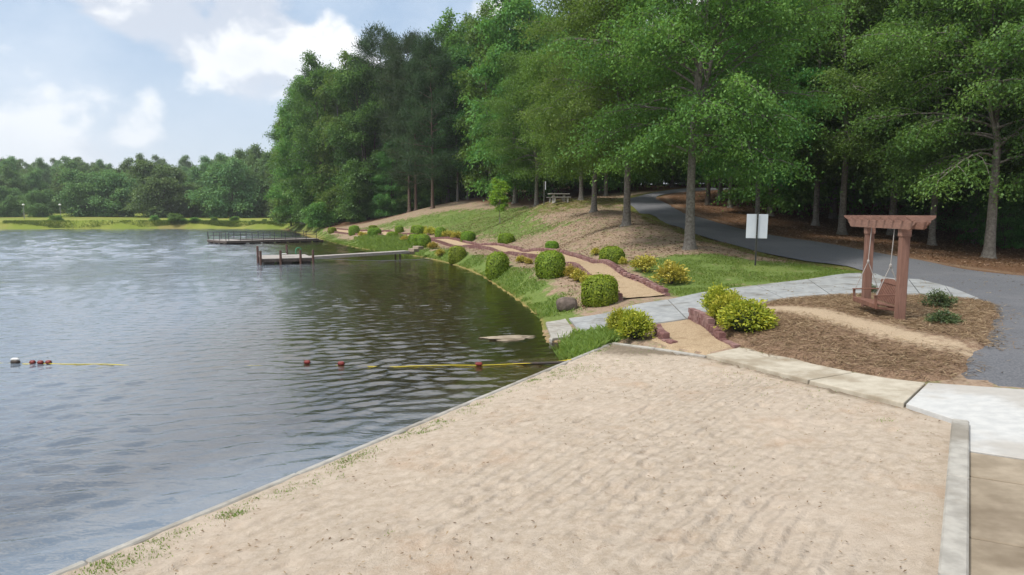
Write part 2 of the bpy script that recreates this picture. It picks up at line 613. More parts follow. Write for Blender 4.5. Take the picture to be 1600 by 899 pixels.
mossc = t.mix(t.sstep(nB, .3, .7), (0.085, 0.085, 0.022), (0.155, 0.15, 0.04))
woodc = t.mix(t.sstep(nB, .32, .7), (0.085, 0.045, 0.026), (0.20, 0.115, 0.065))
lawnc = t.mix(t.sstep(t.noise(pos, .11, 5, .6), .35, .7), (0.17, 0.22, 0.035), (0.26, 0.27, 0.065))
lawnc = t.mix(t.math('MULTIPLY', t.sstep(t.noise(pos, .05, 5, .7), .5, .7), .6), lawnc, (0.27, 0.20, 0.09))
bedc = t.mix(t.sstep(nA, .3, .7), (0.26, 0.165, 0.06), (0.38, 0.26, 0.11))
c = t.mix(at('wood'), litter, woodc)
fm = t.sstep(t.math('ADD', at('moss'), t.math('MULTIPLY_ADD', nA, 1.6, -.8)), .35, .75)
c = t.mix(fm, c, mossc)
fg = t.sstep(t.math('ADD', at('green'), t.math('MULTIPLY_ADD', nA, 2.0, -1.0)), .38, .68)
c = t.mix(fg, c, grass)
# thin grass that has seeded itself into the litter of the slope
fs = t.math('MULTIPLY', t.sstep(t.noise(pos, 2.1, 6, .7), .50, .62), t.math('SUBTRACT', .8, at('wood'), clamp=True))
c = t.mix(t.math('MULTIPLY', fs, .75), c, grass)
c = t.mix(at('lawn'), c, lawnc)
c = t.mix(at('wet'), c, bedc)
p = t.n('ShaderNodeBsdfPrincipled', {'Base Color': c, 'Roughness': 0.95, 'Specular IOR Level': 0.1})
bn = t.n('ShaderNodeBump', {'Height': t.noise(pos, 14, 6, .7), 'Strength': .7, 'Distance': .06})
t.link(bn.outputs[0], p.inputs['Normal'])
finish(mg, t, p.outputs[0])
me = mesh_np('ground', np.stack([X, Y, Z], 1), q, mg, dict(green=g1, moss=moss, wood=wood, lawn=lawn, wet=wet), smooth=True)
tag(obj('ground', me), kind='structure')

# ------------------------------------------------------------------ lake
wx = axis([(-520, -150, 30, 2.0), (-150, -22, 1.1, .34), (-22, 4.5, .08, .075), (4.5, 16, .3, 1)])
wy = axis([(-120, 4, 12, .3), (4, 27, .075, .08), (27, 80, .10, .5), (80, 178, .6, .7), (178, 200, 2, 4)])
X, Y, q = grid_mesh(wx, wy)
keep_c = np.stack([X, Y], 1)[q].mean(1)
kp = sdist(keep_c[:, 0], keep_c[:, 1], lake_poly) > -3.0
q = q[kp]
r = np.random.default_rng(5)
Zw = np.zeros(len(X))
wxp = X + (fbm(X, Y, 21, 2, .25) - .5) * 1.6
wyp = Y + (fbm(X, Y, 22, 2, .25) - .5) * 1.6
for k in range(62):
    lam = 0.21 * (3.4 ** r.random()) if k < 48 else r.uniform(1.3, 2.8)
    th = math.radians(-62) + r.normal() * 0.42
    a = 0.0105 * lam / (2 * math.pi) * (1.25 if lam < .8 else .8)
    a *= 1.6
    ph = r.random() * 6.28
    spc = np.interp(np.hypot(X, Y), [27, 34, 80, 200], [.08, .13, .5, .75])
    wgt = ss(lam / spc, 2.2, 3.4) * (1.0 if k < 48 else ss(np.hypot(X, Y), 35, 80) * 2.2 + .12)
    Zw += wgt * a * np.sin((wxp * math.cos(th) + wyp * math.sin(th)) * 2 * math.pi / lam + ph)
gust = .55 + .9 * fbm(X, Y, 23, 3, .09)
Zw *= gust
dw = sdist(X, Y, lake_poly)
depth = np.maximum(0.0, -ground(X, Y))
calm = ss(dw, -.5, 1.5) * .4 + .6
Zw *= calm
far = ss(np.hypot(X, Y), 20, 60)
murk = 1 - np.exp(-depth * 1.05)
silt_reflection = ss(-line_dist(X, Y, shore[7:20]), -14, -6)  # brown shallows plus the trees' dark reflection, painted into the water's body colour
mw, t = new_mat('lake_surface')
pos = t.n('ShaderNodeNewGeometry').outputs['Position']
v1 = t.n('ShaderNodeMapping', {'Vector': pos, 'Rotation': (0, 0, math.radians(25)), 'Scale': (0.5, 1.25, 1)}).outputs[0]
h1 = t.noise(v1, 7.0, 3, .55, .4)
h2 = t.noise(v1, 1.5, 3, .6, .5)
fa = t.n('ShaderNodeAttribute', attribute_name='far').outputs['Fac']
hh = t.math('ADD', t.math('MULTIPLY', h1, .011), t.math('MULTIPLY', t.math('MULTIPLY', h2, fa), .06))
bn = t.n('ShaderNodeBump', {'Height': hh, 'Strength': 1.0, 'Distance': 1.0}).outputs[0]
fr = t.n('ShaderNodeFresnel', {'IOR': 2.5, 'Normal': bn}).outputs[0]
gl = t.n('ShaderNodeBsdfGlossy', {'Color': (1, 1, 1, 1), 'Roughness': .04, 'Normal': bn})
mk = t.n('ShaderNodeAttribute', attribute_name='murk').outputs['Fac']
tr = t.n('ShaderNodeBsdfTransparent', {'Color': (.80, .74, .52, 1)})
sd_ = t.n('ShaderNodeAttribute', attribute_name='silt_reflection').outputs['Fac']
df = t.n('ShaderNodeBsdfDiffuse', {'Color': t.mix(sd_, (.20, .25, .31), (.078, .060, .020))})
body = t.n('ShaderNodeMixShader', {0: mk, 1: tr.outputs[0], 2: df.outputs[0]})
sh = t.n('ShaderNodeMixShader', {0: fr, 1: body.outputs[0], 2: gl.outputs[0]})
finish(mw, t, sh.outputs[0])
V, q, at_ = compact(np.stack([X, Y, Zw], 1), q, dict(far=far, murk=murk, silt_reflection=silt_reflection))
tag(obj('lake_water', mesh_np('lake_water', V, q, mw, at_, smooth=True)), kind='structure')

# ------------------------------------------------------------------ beach sand
bx0, bx1 = min(p[0] for p in sand_poly), max(p[0] for p in sand_poly)
sx = axis([(-14, -6, .4, .1), (-6, 9.5, .055, .055)])
sy = axis([(-7, 4.2, .5, .06), (4.2, 19, .055, .055)])
X, Y, q = grid_mesh(sx, sy)
cc = np.stack([X, Y], 1)[q].mean(1)
q = q[sdist(cc[:, 0], cc[:, 1], sand_poly) > -0.045]
base = sandz(X, Y)
inn = ss(sdist(X, Y, sand_poly), .0, .9)
a_, b_ = kd(X, Y), (X - KA[0]) * KD[0] + (Y - KA[1]) * KD[1]
warp = fbm(X, Y, 31, 3, .35) * 3.2
furrow = np.sin(2 * np.pi * (a_ * .92 - b_ * .25 + warp) / .30) * ss(fbm(X, Y, 32, 3, .45), .38, .62) * (.55 + .45 * ss(a_, 2, 6))
lump = (fbm(X, Y, 33, 5, .6, .55) - .5) * .09 + (fbm(X, Y, 34, 3, 5.0, .6) - .5) * .022
Zs = base + inn * (.006 * furrow + lump) - .012 * (1 - inn)
r = np.random.default_rng(8)
for k in range(900):                                             # footprints
    fx, fy = r.uniform(-6, 9), r.uniform(3, 17)
    sel = (np.abs(X - fx) < .35) & (np.abs(Y - fy) < .35)
    if not sel.any(): continue
    an = r.normal(.9, .6)
    ux, uy = (X[sel] - fx) * math.cos(an) + (Y[sel] - fy) * math.sin(an), -(X[sel] - fx) * math.sin(an) + (Y[sel] - fy) * math.cos(an)
    rr = np.sqrt((ux / .15) ** 2 + (uy / .075) ** 2)
    Zs[sel] += r.uniform(.4, 1) * (-.04 * np.exp(-rr ** 2 * 1.2) + .016 * np.exp(-(rr - 1.5) ** 2 * 4))
edge = (1 - ss(sdist(X, Y, sand_poly), .05, .55)) * (.35 + .65 * ss(Y, 8.5, 10.5))
apex = ss(-np.hypot(X - KB[0] - .6, Y - KB[1] + 1.0), -2.0, -.5)
dirt = np.clip(.75 * edge * (a_ > 1.2) * (.35 + fbm(X, Y, 35, 4, 1.4)) + apex * .7, 0, 1)
msd, t = new_mat('beach_sand')
pos = t.n('ShaderNodeNewGeometry').outputs['Position']
n1 = t.noise(pos, 1.1, 6, .65)
n2 = t.noise(pos, 7.0, 6, .7)
n3 = t.noise(pos, 60, 3, .7)
c = t.mix(t.sstep(n2, .35, .68), (0.45, 0.37, 0.287), (0.57, 0.485, 0.395))
c = t.mix(t.math('MULTIPLY', t.sstep(n1, .52, .72), .45), c, (0.44, 0.30, 0.20))
c = t.mix(t.math('MULTIPLY', t.sstep(t.noise(pos, 3.1, 6, .75), .60, .70), .55), c, (0.25, 0.165, 0.11))
c = t.mix(t.math('MULTIPLY', t.sstep(t.noise(pos, .5, 4, .6), .5, .72), .5), c, (0.60, 0.50, 0.405))
c = t.mix(t.math('MULTIPLY', t.sstep(n3, .58, .72), .5), c, (0.24, 0.17, 0.12))
c = t.mix(t.math('MULTIPLY', t.sstep(t.noise(pos, 26, 4, .8), .5, .7), .4), c, (0.66, 0.57, 0.48))
fd = t.sstep(t.math('ADD', t.n('ShaderNodeAttribute', attribute_name='dirt').outputs['Fac'], t.math('MULTIPLY_ADD', n2, 1.2, -.6)), .25, .75)
c = t.mix(t.math('MULTIPLY', fd, .85), c, (0.17, 0.135, 0.095))
p = t.n('ShaderNodeBsdfPrincipled', {'Base Color': c, 'Roughness': .97, 'Specular IOR Level': .08})
ph = t.n('ShaderNodeAttribute', attribute_name='phase').outputs['Fac']
rk = t.n('ShaderNodeAttribute', attribute_name='rake').outputs['Fac']
ph = t.math('ADD', ph, t.math('MULTIPLY', t.noise(pos, 4, 4, .6), .12))
sn = t.math('SINE', t.math('MULTIPLY', ph, 2 * math.pi / .20))
hb = t.math('ADD', t.math('MULTIPLY', t.noise(pos, 19, 6, .8), .7), t.math('MULTIPLY', n3, .5))
hb = t.math('ADD', hb, t.math('MULTIPLY', t.math('MULTIPLY', sn, rk), .85))
bn = t.n('ShaderNodeBump', {'Height': hb, 'Strength': .9, 'Distance': .04})
t.link(bn.outputs[0], p.inputs['Normal'])
finish(msd, t, p.outputs[0])
rake = (.3 + .7 * ss(fbm(X, Y, 32, 3, .5), .34, .62)) * (.5 + .5 * ss(a_, .5, 4)) * inn
V, q, at_ = compact(np.stack([X, Y, Zs], 1), q, dict(dirt=dirt, phase=a_ * .92 - b_ * .12 + fbm(X, Y, 38, 3, .2) * .9, rake=rake))
tag(obj('sand_beach', mesh_np('sand_beach', V, q, msd, at_, smooth=True)), kind='structure')

# ------------------------------------------------------------------ concrete
M = {}
M['concrete'] = mat_basic('weathered_concrete', (0.30, 0.285, 0.255), (0.42, 0.40, 0.36), 5, .9, .35, 60, cc=(0.17, 0.145, 0.11), cscale=.9, camt=.6, coord='World', bdist=.01)
M['concrete_grey'] = mat_basic('grey_walk_concrete', (0.255, 0.265, 0.27), (0.36, 0.37, 0.37), 3, .85, .3, 70, cc=(0.16, 0.15, 0.13), cscale=.9, camt=.75, coord='World', bdist=.008)
M['concrete_tan'] = mat_basic('tan_concrete', (0.40, 0.355, 0.28), (0.50, 0.455, 0.37), 4, .9, .3, 70, cc=(0.27, 0.22, 0.155), cscale=1.1, camt=.7, coord='World', bdist=.008)
M['concrete_white'] = mat_basic('new_white_concrete', (0.45, 0.455, 0.45), (0.54, 0.54, 0.525), 6, .85, .25, 80, cc=(0.36, 0.325, 0.28), cscale=.7, camt=.6, coord='World', bdist=.006)
M['concrete_old'] = mat_basic('stained_concrete', (0.24, 0.195, 0.14), (0.36, 0.30, 0.225), 2.5, .9, .35, 50, cc=(0.14, 0.105, 0.07), cscale=.9, camt=.6, coord='World', bdist=.01)


def slab(parent, ring_top, mat, th=.12, name='slab'):
    """ring_top: closed polygon of 3-D points (top face)"""
    R_ = np.array(ring_top, float)
    n = len(R_)
    c_ = R_[:, :2].mean(0)
    ins = R_.copy()
    dd = R_[:, :2] - c_
    ins[:, :2] -= dd / (np.linalg.norm(dd, axis=1, keepdims=True) + 1e-6) * .012
    low = R_.copy()
    low[:, 2] -= .012
    bot = R_.copy()
    bot[:, 2] -= th
    mb = MB()
    Fs = [tuple(range(n))]
    for k in range(2):
        for i in range(n):
            j = (i + 1) % n
            Fs.append((k * n + i, k * n + j, (k + 1) * n + j, (k + 1) * n + i))
    mb.add(np.vstack([ins, low, bot]), Fs)
    return mb.build(name, mat, parent)


walk = tag(empty('concrete_walk'), kind='structure')
pairs = [((846, 506), (848, 533)), ((884, 500), (903, 526)), ((888, 499.5), (909, 525)), ((955, 489), (975, 513)), ((1043, 470), (1072, 500)),
         ((1112, 456), (1150, 487)), ((1182, 447.5), (1226, 469.5)), ((1262, 438), (1300, 464)), ((1345, 428), (1372, 463)), ((1417, 435), (1440, 465.5)),
         ((1477, 448.5), (1490, 468)), ((1529, 468), (1529.5, 472.5))]
wp = [(hit(*a), hit(*b)) for a, b in pairs]
U_ = smoothpath([a for a, b in wp], .02)
L_ = smoothpath([b for a, b in wp], .02)


def on_edge(path, p): return int(np.argmin(np.hypot(path[:, 0] - p[0], path[:, 1] - p[1])))


for i in range(len(wp) - 1):
    if i == 1: continue
    ua, ub = on_edge(U_, wp[i][0]), on_edge(U_, wp[i + 1][0])
    la, lb = on_edge(L_, wp[i][1]), on_edge(L_, wp[i + 1][1])
    up = U_[np.linspace(ua + 1, max(ub - 1, ua + 2), 7).astype(int)]
    lo = L_[np.linspace(la + 1, max(lb - 1, la + 2), 7).astype(int)]
    ring = [(p[0], p[1], gz(p[0], p[1]) + .045) for p in lo] + [(p[0], p[1], gz(p[0], p[1]) + .045) for p in up[::-1]]
    if i == 0:      # broken, ragged lake end
        ring[0] = (ring[0][0] + .25, ring[0][1], ring[0][2])
        ring[-1] = (ring[-1][0] + .12, ring[-1][1] - .05, ring[-1][2])
    o = slab(walk, ring, M['concrete_grey'] if i > 0 else M['concrete'])

def hp(u, v, off=.065):
    return hs(u, v, off)


side = tag(empty('side_walk'), kind='structure')
slab(side, [hp(1104, 554), hp(1262, 593.5), hp(1332, 581.5), hp(1269, 568.5), hp(1212, 552), hp(1155, 543)], M['concrete_tan'], .14)
slab(side, [hp(1265, 594.3), hp(1412, 630), hp(1446, 598), hp(1390, 591.5), hp(1335, 582)], M['concrete_tan'], .14)
w1 = hp(1600, 608.5)
ext = np.array([2.2, -.1, 0])
slab(side, [hp(1416, 630.5), hp(1492, 655), hp(1511, 656), hp(1511, 703), hp(1600, 716), hp(1600, 716) + np.array([2.2, -.35, .16]), w1 + np.array([2.4, -.15, .17]), w1, hp(1450, 598)], M['concrete_white'], .16)
tj = [((1511, 705), (1600, 718)), ((1509.3, 743), (1600, 757)), ((1507, 838), (1600, 855)), ((1503.5, 985), (1600, 1005))]
for (a0, b0), (a1, b1) in zip(tj[:-1], tj[1:]):
    g_ = 1.0
    A0, B0, A1, B1 = hp(a0[0], a0[1] + g_, .05), hp(b0[0], b0[1] + g_, .05), hp(a1[0], a1[1] - g_, .05), hp(b1[0], b1[1] - g_, .05)
    e0, e1 = (B0 - A0) * 1.2, (B1 - A1) * 1.2
    slab(side, [A1, B1, B1 + e1, B0 + e0, B0, A0], M['concrete_old'], .14)

# kerbs round the beach
def kerb(name, pts, wd, top, bot, mat, label, cuts=None):
    """pts 2-D polyline; a row of cast pieces"""
    e = empty(name, (pts[0][0], pts[0][1], 0), label=label, cat='kerb')
    for i in range(len(pts) - 1):
        a, b = np.array(pts[i]), np.array(pts[i + 1])
        L = np.linalg.norm(b - a)
        n = max(1, int(round(L / 2.6)))
        for k in range(n):
            p0, p1 = a + (b - a) * (k / n), a + (b - a) * ((k + 1) / n)
            dd = (p1 - p0) / np.linalg.norm(p1 - p0)
            p0, p1 = p0 + dd * .006, p1 - dd * .006
            z0, z1 = top(*p0), top(*p1)
            zz = (z0 + z1) / 2
            nv = np.array([dd[1], -dd[0]])
            mb = MB()
            h_ = zz - bot
            dirv_ = np.array([dd[0], dd[1], (z1 - z0) / np.linalg.norm(p1 - p0)])
            dirv_ /= np.linalg.norm(dirv_)
            mb.box((*((p0 + p1) / 2), zz - h_ / 2), (np.linalg.norm(p1 - p0), wd, h_), (dirv_, (nv[0], nv[1], 0), (0, 0, 1)), .018)
            o = mb.build('kerb_piece', mat, e)
            o.location = (-pts[0][0], -pts[0][1], 0)
    return e


kerb('waterside_kerb', [KA - KD * 13, KA, KB], .105, lambda x, y: .182, -1.3, M['concrete'],
     'long pale concrete kerb between the beach sand and the lake')
kerb('cross_kerb', [KB + (s_front[0] - KB) * .02, (KB + s_front[0]) / 2 + np.array([.03, .08]), s_front[0]], .11, lambda x, y: sandz(x, y) + .035, -.4, M['concrete'],
     'thin curved concrete kerb between beach sand and gravel at the corner')
kerb('thick_kerb', [rk0, rk1, rk2], .2, lambda x, y: sandz(x, y) + .14, -.2, M['concrete'], 'thick straight concrete kerb between beach sand and stained slabs')

# ------------------------------------------------------------------ asphalt road
M['asphalt'] = mat_basic('worn_asphalt', (0.09, 0.094, 0.105), (0.155, 0.158, 0.17), 26, .9, .45, 90, cc=(0.16, 0.16, 0.17), cscale=.35, camt=.55, coord='World', bdist=.012)
rl = smoothpath([(30, 89)] + road_l + [tuple(hit(1440, 470)[:2]), tuple(hit(1430, 540)[:2]), tuple(hit(1440, 590)[:2]), (9.0, 6.0), (9.0, -10)], .5)
rr = smoothpath([(30, 85)] + road_r + [(26, 19), (27, 8), (27, -10)], .5)
ns = 170
rl = rl[np.linspace(0, len(rl) - 1, ns).astype(int)]
# pair stations by nearest fraction
Lr = np.linspace(0, 1, len(rr))
ir = []
last = 0
for p in rl:
    d_ = np.hypot(rr[:, 0] - p[0], rr[:, 1] - p[1])
    d_[:last] = 1e9
    j = int(np.argmin(d_[:last + 14])) if last + 14 < len(rr) else int(np.argmin(d_))
    last = max(last, j)
    ir.append(last)
ir = np.array(ir, float)
ir = np.convolve(np.pad(ir, 6, mode='edge'), np.ones(13) / 13, 'valid')
rrp = np.stack([np.interp(ir, np.arange(len(rr)), rr[:, k]) for k in (0, 1)], 1)
nc = 13
fr_ = np.linspace(0, 1, nc)
G = rl[:, None, :] * (1 - fr_[None, :, None]) + rrp[:, None, :] * fr_[None, :, None]
wob = (fbm(G[..., 0], G[..., 1], 41, 3, .8) - .5) * .35
G[:, 0, 0] += wob[:, 0]
G[:, -1, 0] += wob[:, -1]
Zr = land(G[..., 0].ravel(), G[..., 1].ravel())
lm = (fbm(G[..., 0], G[..., 1], 3, 4, .55).ravel() - .5) * .16 * .4
crown = (np.sin(np.pi * fr_) * .03)[None, :].repeat(ns, 0).ravel()
Zr = Zr + .05 * (np.hypot(G[..., 0], G[..., 1]).ravel() > 31) + .028 + crown * (np.hypot(G[..., 0], G[..., 1]).ravel() > 31)
edge_ = np.zeros((ns, nc))
edge_[:, 0] = edge_[:, -1] = 1
Zr = Zr - edge_.ravel() * .05
i = np.arange(ns * nc).reshape(ns, nc)
q = np.stack([i[:-1, :-1], i[:-1, 1:], i[1:, 1:], i[1:, :-1]], -1).reshape(-1, 4)
tag(obj('asphalt_road', mesh_np('asphalt_road', np.stack([G[..., 0].ravel(), G[..., 1].ravel(), Zr], 1), q, M['asphalt'], smooth=True)), kind='structure')


# ------------------------------------------------------------------ mulch and straw beds
def bed_sheet(name, poly, th, mat, sp=.09, attrs_fn=None, rough=.05, seed=50):
    P = np.array(poly)
    x0, y0, x1, y1 = P[:, 0].min() - .4, P[:, 1].min() - .4, P[:, 0].max() + .4, P[:, 1].max() + .4
    X, Y, q = grid_mesh(np.arange(x0, x1, sp), np.arange(y0, y1, sp))
    sd = sdist(X, Y, poly) + (fbm(X, Y, seed, 3, 1.6) - .5) * .3
    Z = land(X, Y) - .06 + (th + .06) * ss(sd, -.22, .22) + (fbm(X, Y, seed + 1, 4, 2.2, .6) - .5) * rough * ss(sd, -.1, .6)
    cs = sd[q].max(1)
    q = q[cs > -.22]
    at_ = attrs_fn(X, Y) if attrs_fn else {}
    V, q, at_ = compact(np.stack([X, Y, Z], 1), q, at_)
    return tag(obj(name, mesh_np(name, V, q, mat, at_, smooth=True)), kind='structure')


def mat_bed(name, ca, cb, tan, dark):
    m, t = new_mat(name)
    pos = t.n('ShaderNodeNewGeometry').outputs['Position']
    n1 = t.noise(pos, 30, 5, .75)
    n2 = t.noise(pos, 3, 5, .65)
    c = t.mix(t.sstep(n1, .35, .66), ca, cb)
    c = t.mix(t.math('MULTIPLY', t.sstep(n2, .5, .72), .6), c, dark)
    f = t.sstep(t.math('ADD', t.n('ShaderNodeAttribute', attribute_name='track').outputs['Fac'], t.math('MULTIPLY_ADD', t.noise(pos, 5, 5, .7), 1.4, -.7)), .3, .75)
    c = t.mix(f, c, t.mix(t.sstep(n1, .35, .66), tan, tuple(min(1, k * 1.35) for k in tan)))
    p = t.n('ShaderNodeBsdfPrincipled', {'Base Color': c, 'Roughness': .95, 'Specular IOR Level': .1})
    bn = t.n('ShaderNodeBump', {'Height': t.noise(pos, 38, 5, .75), 'Strength': .9, 'Distance': .04})
    t.link(bn.outputs[0], p.inputs['Normal'])
    return finish(m, t, p.outputs[0])


M['straw'] = mat_bed('pine_straw', (0.18, 0.112, 0.074), (0.35, 0.24, 0.162), (0.42, 0.325, 0.225), (0.14, 0.086, 0.058))
M['mulch'] = mat_bed('wood_chip_mulch', (0.36, 0.26, 0.16), (0.55, 0.425, 0.285), (0.45, 0.34, 0.22), (0.29, 0.20, 0.12))
bed_pix = [(1150, 540), (1186, 548), (1269, 568), (1323, 579), (1445, 597), (1478, 593), (1510, 575), (1512, 560), (1545, 546), (1552, 522), (1545, 510), (1562, 495),
           (1553, 480), (1529, 472.5), (1480, 469), (1440, 466), (1372, 463.5), (1300, 465), (1226, 471), (1165, 484), (1125, 492), (1095, 498), (1120, 516)]
bed_poly = [tuple(hit(u, v)[:2]) for u, v in bed_pix]
track = [hit(u, v)[:2] for u, v in [(1205, 487), (1260, 490), (1330, 508), (1400, 527), (1470, 541), (1540, 552)]]
bed_sheet('pine_straw_bed', bed_poly, .10, M['straw'], .085,
          lambda X, Y: dict(track=ss(-line_dist(X, Y, track), -1.1, -.15) * np.interp(X, [6.5, 8.4, 9.6], [.95, .8, .12])), .07, 51)
mul_poly = [tuple(hit(u, v)[:2]) for u, v in [(1022, 508), (1082, 499), (1118, 518), (1152, 542), (1104, 552), (1040, 541), (1012, 528)]]
bed_sheet('mulch_bed', mul_poly, .05, M['mulch'], .08, lambda X, Y: dict(track=X * 0), .04, 55)

pu = [(1043, 464), (1007, 446), (969, 429), (930, 414), (887, 400), (843, 394), (797, 389), (760, 385), (728, 381), (673, 375), (624, 368), (592, 364), (561, 362), (525, 359)]
pl = [(985, 479), (979, 466), (955, 449), (917, 431), (887, 418), (838, 404), (797, 398), (759, 391), (728, 386.5), (673, 379), (624, 371), (592, 366.3), (561, 363.8), (525, 360.5)]
path_u = smoothpath([hit(*p)[:2] for p in pu], .05)
_tg = np.gradient(path_u, axis=0)
_tg = np.stack([np.convolve(np.pad(_tg[:, k], 20, mode='edge'), np.ones(41) / 41, 'valid') for k in (0, 1)], 1)
_tg /= np.linalg.norm(_tg, axis=1, keepdims=True)
_fw = np.linspace(0, 1, len(path_u))
path_l = path_u + np.stack([-_tg[:, 1], _tg[:, 0]], 1) * np.interp(_fw, [0, .04, .15, 1], [1.75, 1.5, 1.45, 1.3])[:, None]
ns, nc = 220, 6
a_ = path_u[np.linspace(0, len(path_u) - 1, ns).astype(int)]
b_ = path_l[np.linspace(0, len(path_l) - 1, ns).astype(int)]
fr_ = np.linspace(-.02, 1.02, nc)
G = a_[:, None] * (1 - fr_[None, :, None]) + b_[:, None] * fr_[None, :, None]
Zp = land(G[..., 0].ravel(), G[..., 1].ravel()) + .075 + (fbm(G[..., 0], G[..., 1], 61, 4, 2).ravel() - .5) * .05
i = np.arange(ns * nc).reshape(ns, nc)
q = np.stack([i[:-1, :-1], i[:-1, 1:], i[1:, 1:], i[1:, :-1]], -1).reshape(-1, 4)
tag(obj('mulch_path', mesh_np('mulch_path', np.stack([G[..., 0].ravel(), G[..., 1].ravel(), Zp], 1), q, M['mulch'], dict(track=np.zeros(ns * nc)), smooth=True)), kind='structure')
# ------------------------------------------------------------------ built things
def mat_wood(name, ca, cb, rough=.75, bump=.25, axis_scale=(3, 3, 28)):
    m, t = new_mat(name)
    v = t.n('ShaderNodeTexCoord').outputs['Object']
    mp = t.n('ShaderNodeMapping', {'Vector': v, 'Scale': axis_scale}).outputs[0]
    n1 = t.noise(mp, 1.2, 6, .65, .6)
    n2 = t.noise(v, 2.0, 4, .6)
    c = t.mix(t.sstep(n1, .3, .7), ca, cb)
    c = t.mix(t.math('MULTIPLY', t.sstep(n2, .5, .75), .4), c, tuple(k * .62 for k in ca))
    p = t.n('ShaderNodeBsdfPrincipled', {'Base Color': c, 'Roughness': rough, 'Specular IOR Level': .3})
    bn = t.n('ShaderNodeBump', {'Height': n1, 'Strength': bump, 'Distance': .006})
    t.link(bn.outputs[0], p.inputs['Normal'])
    return finish(m, t, p.outputs[0])


M['redwood'] = mat_wood('stained_brown_wood', (0.17, 0.090, 0.068), (0.25, 0.138, 0.104), axis_scale=(22, 22, 1.5))
M['redwood_b'] = mat_wood('stained_brown_boards', (0.21, 0.118, 0.09), (0.30, 0.172, 0.132), axis_scale=(4, 4, 14))
M['swing'] = mat_wood('brown_swing_wood', (0.145, 0.07, 0.05), (0.21, 0.105, 0.075), axis_scale=(6, 6, 6))
M['greywood'] = mat_wood('silvered_dock_wood', (0.30, 0.27, 0.25), (0.44, 0.405, 0.375), .85, .3, (2, 20, 6))
M['darkwood'] = mat_wood('dark_wet_wood', (0.075, 0.058, 0.05), (0.125, 0.10, 0.088), .7, .3, (4, 4, 4))
M['postwood'] = mat_wood('brown_dock_post_wood', (0.095, 0.055, 0.045), (0.15, 0.088, 0.07), .8, .3, (14, 14, 2))
M['rope'] = mat_basic('pale_rope', (0.30, 0.285, 0.27), (0.42, 0.40, 0.38), 60, .9, .2)
M['yellow_rope'] = mat_basic('yellow_rope_fibre', (0.62, 0.48, 0.03), (0.75, 0.62, 0.08), 30, .7, .2, coord='World')
M['red_float'] = mat_basic('red_float_plastic', (0.15, 0.022, 0.020), (0.24, 0.045, 0.038), 9, .45, .1)
M['white_float'] = mat_basic('white_float_plastic', (0.68, 0.67, 0.64), (0.8, 0.79, 0.76), 7, .45, .1)
M['black_float'] = mat_basic('dark_float_plastic', (0.03, 0.028, 0.025), (0.07, 0.05, 0.04), 7, .5, .1)
M['steel'] = mat_basic('galvanised_steel', (0.20, 0.205, 0.20), (0.29, 0.295, 0.29), 14, .55, .1, spec=.5)
M['dark_steel'] = mat_basic('dark_steel_post', (0.062, 0.062, 0.055), (0.10, 0.098, 0.085), 12, .65, .15)
M['sign_back'] = mat_basic('pale_sign_metal', (0.66, 0.70, 0.75), (0.72, 0.75, 0.79), 3, .45, .04, spec=.5)
M['green_tube'] = mat_basic('green_ladder_paint', (0.03, 0.22, 0.11), (0.05, 0.30, 0.15), 9, .5, .1)
M['block_a'] = mat_basic('red_concrete_block', (0.155, 0.072, 0.066), (0.235, 0.125, 0.115), 12, .95, .6, 30, cc=(0.10, 0.055, 0.05), cscale=3, coord='World', bdist=.02)
M['block_b'] = mat_basic('faded_red_concrete_block', (0.21, 0.115, 0.105), (0.30, 0.185, 0.17), 12, .95, .6, 30, cc=(0.12, 0.07, 0.065), cscale=3, coord='World', bdist=.02)
M['boulder'] = mat_basic('brown_boulder_stone', (0.10, 0.078, 0.066), (0.20, 0.155, 0.13), 4, .9, .8, 12, cc=(0.07, 0.055, 0.05), cscale=2, bdist=.04)
M['bench_concrete'] = mat_basic('mossy_bench_concrete', (0.30, 0.285, 0.25), (0.42, 0.40, 0.36), 6, .9, .4, 30, cc=(0.15, 0.15, 0.10), cscale=3, bdist=.01)
M['lamp_head'] = mat_basic('white_lamp_housing', (0.72, 0.72, 0.70), (0.8, 0.8, 0.78), 5, .4, .05)

# ---- block edging: every block a part
rb = random.Random(4)


def block_mesh(mat, L=.285, D=.19, H=.135, seed=0):
    r = random.Random(seed)
    mb = MB()
    # rough split face towards -y, chamfered top
    poly = [(-D / 2 - r.uniform(.0, .015), -H / 2), (-D / 2 - .012, H * .28), (-D / 2 + .022, H / 2), (D / 2, H / 2), (D / 2, -H / 2)]
    n = len(poly)
    secs = [(-L / 2, .82), (-L / 2 + .03, 1.0), (0, 1.05), (L / 2 - .03, 1.0), (L / 2, .82)]
    V, Fs = [], []
    for x, k in secs:
        V += [(x, (p * k if p < 0 else p * (.85 + .15 * k)) + r.uniform(-.004, .004), q_) for p, q_ in poly]
    for s_ in range(len(secs) - 1):
        for i in range(n):
            j = (i + 1) % n
            Fs.append((s_ * n + i, s_ * n + j, s_ * n + n + j, s_ * n + n + i))
    Fs += [tuple(range(n - 1, -1, -1)), tuple(range((len(secs) - 1) * n, len(secs) * n))]
    mb.add(V, Fs)
    return mb.mesh('block', mat)


BLK = [block_mesh(M['block_a'], seed=1), block_mesh(M['block_b'], seed=2), block_mesh(M['block_a'], seed=3), block_mesh(M['block_b'], L=.27, seed=4)]


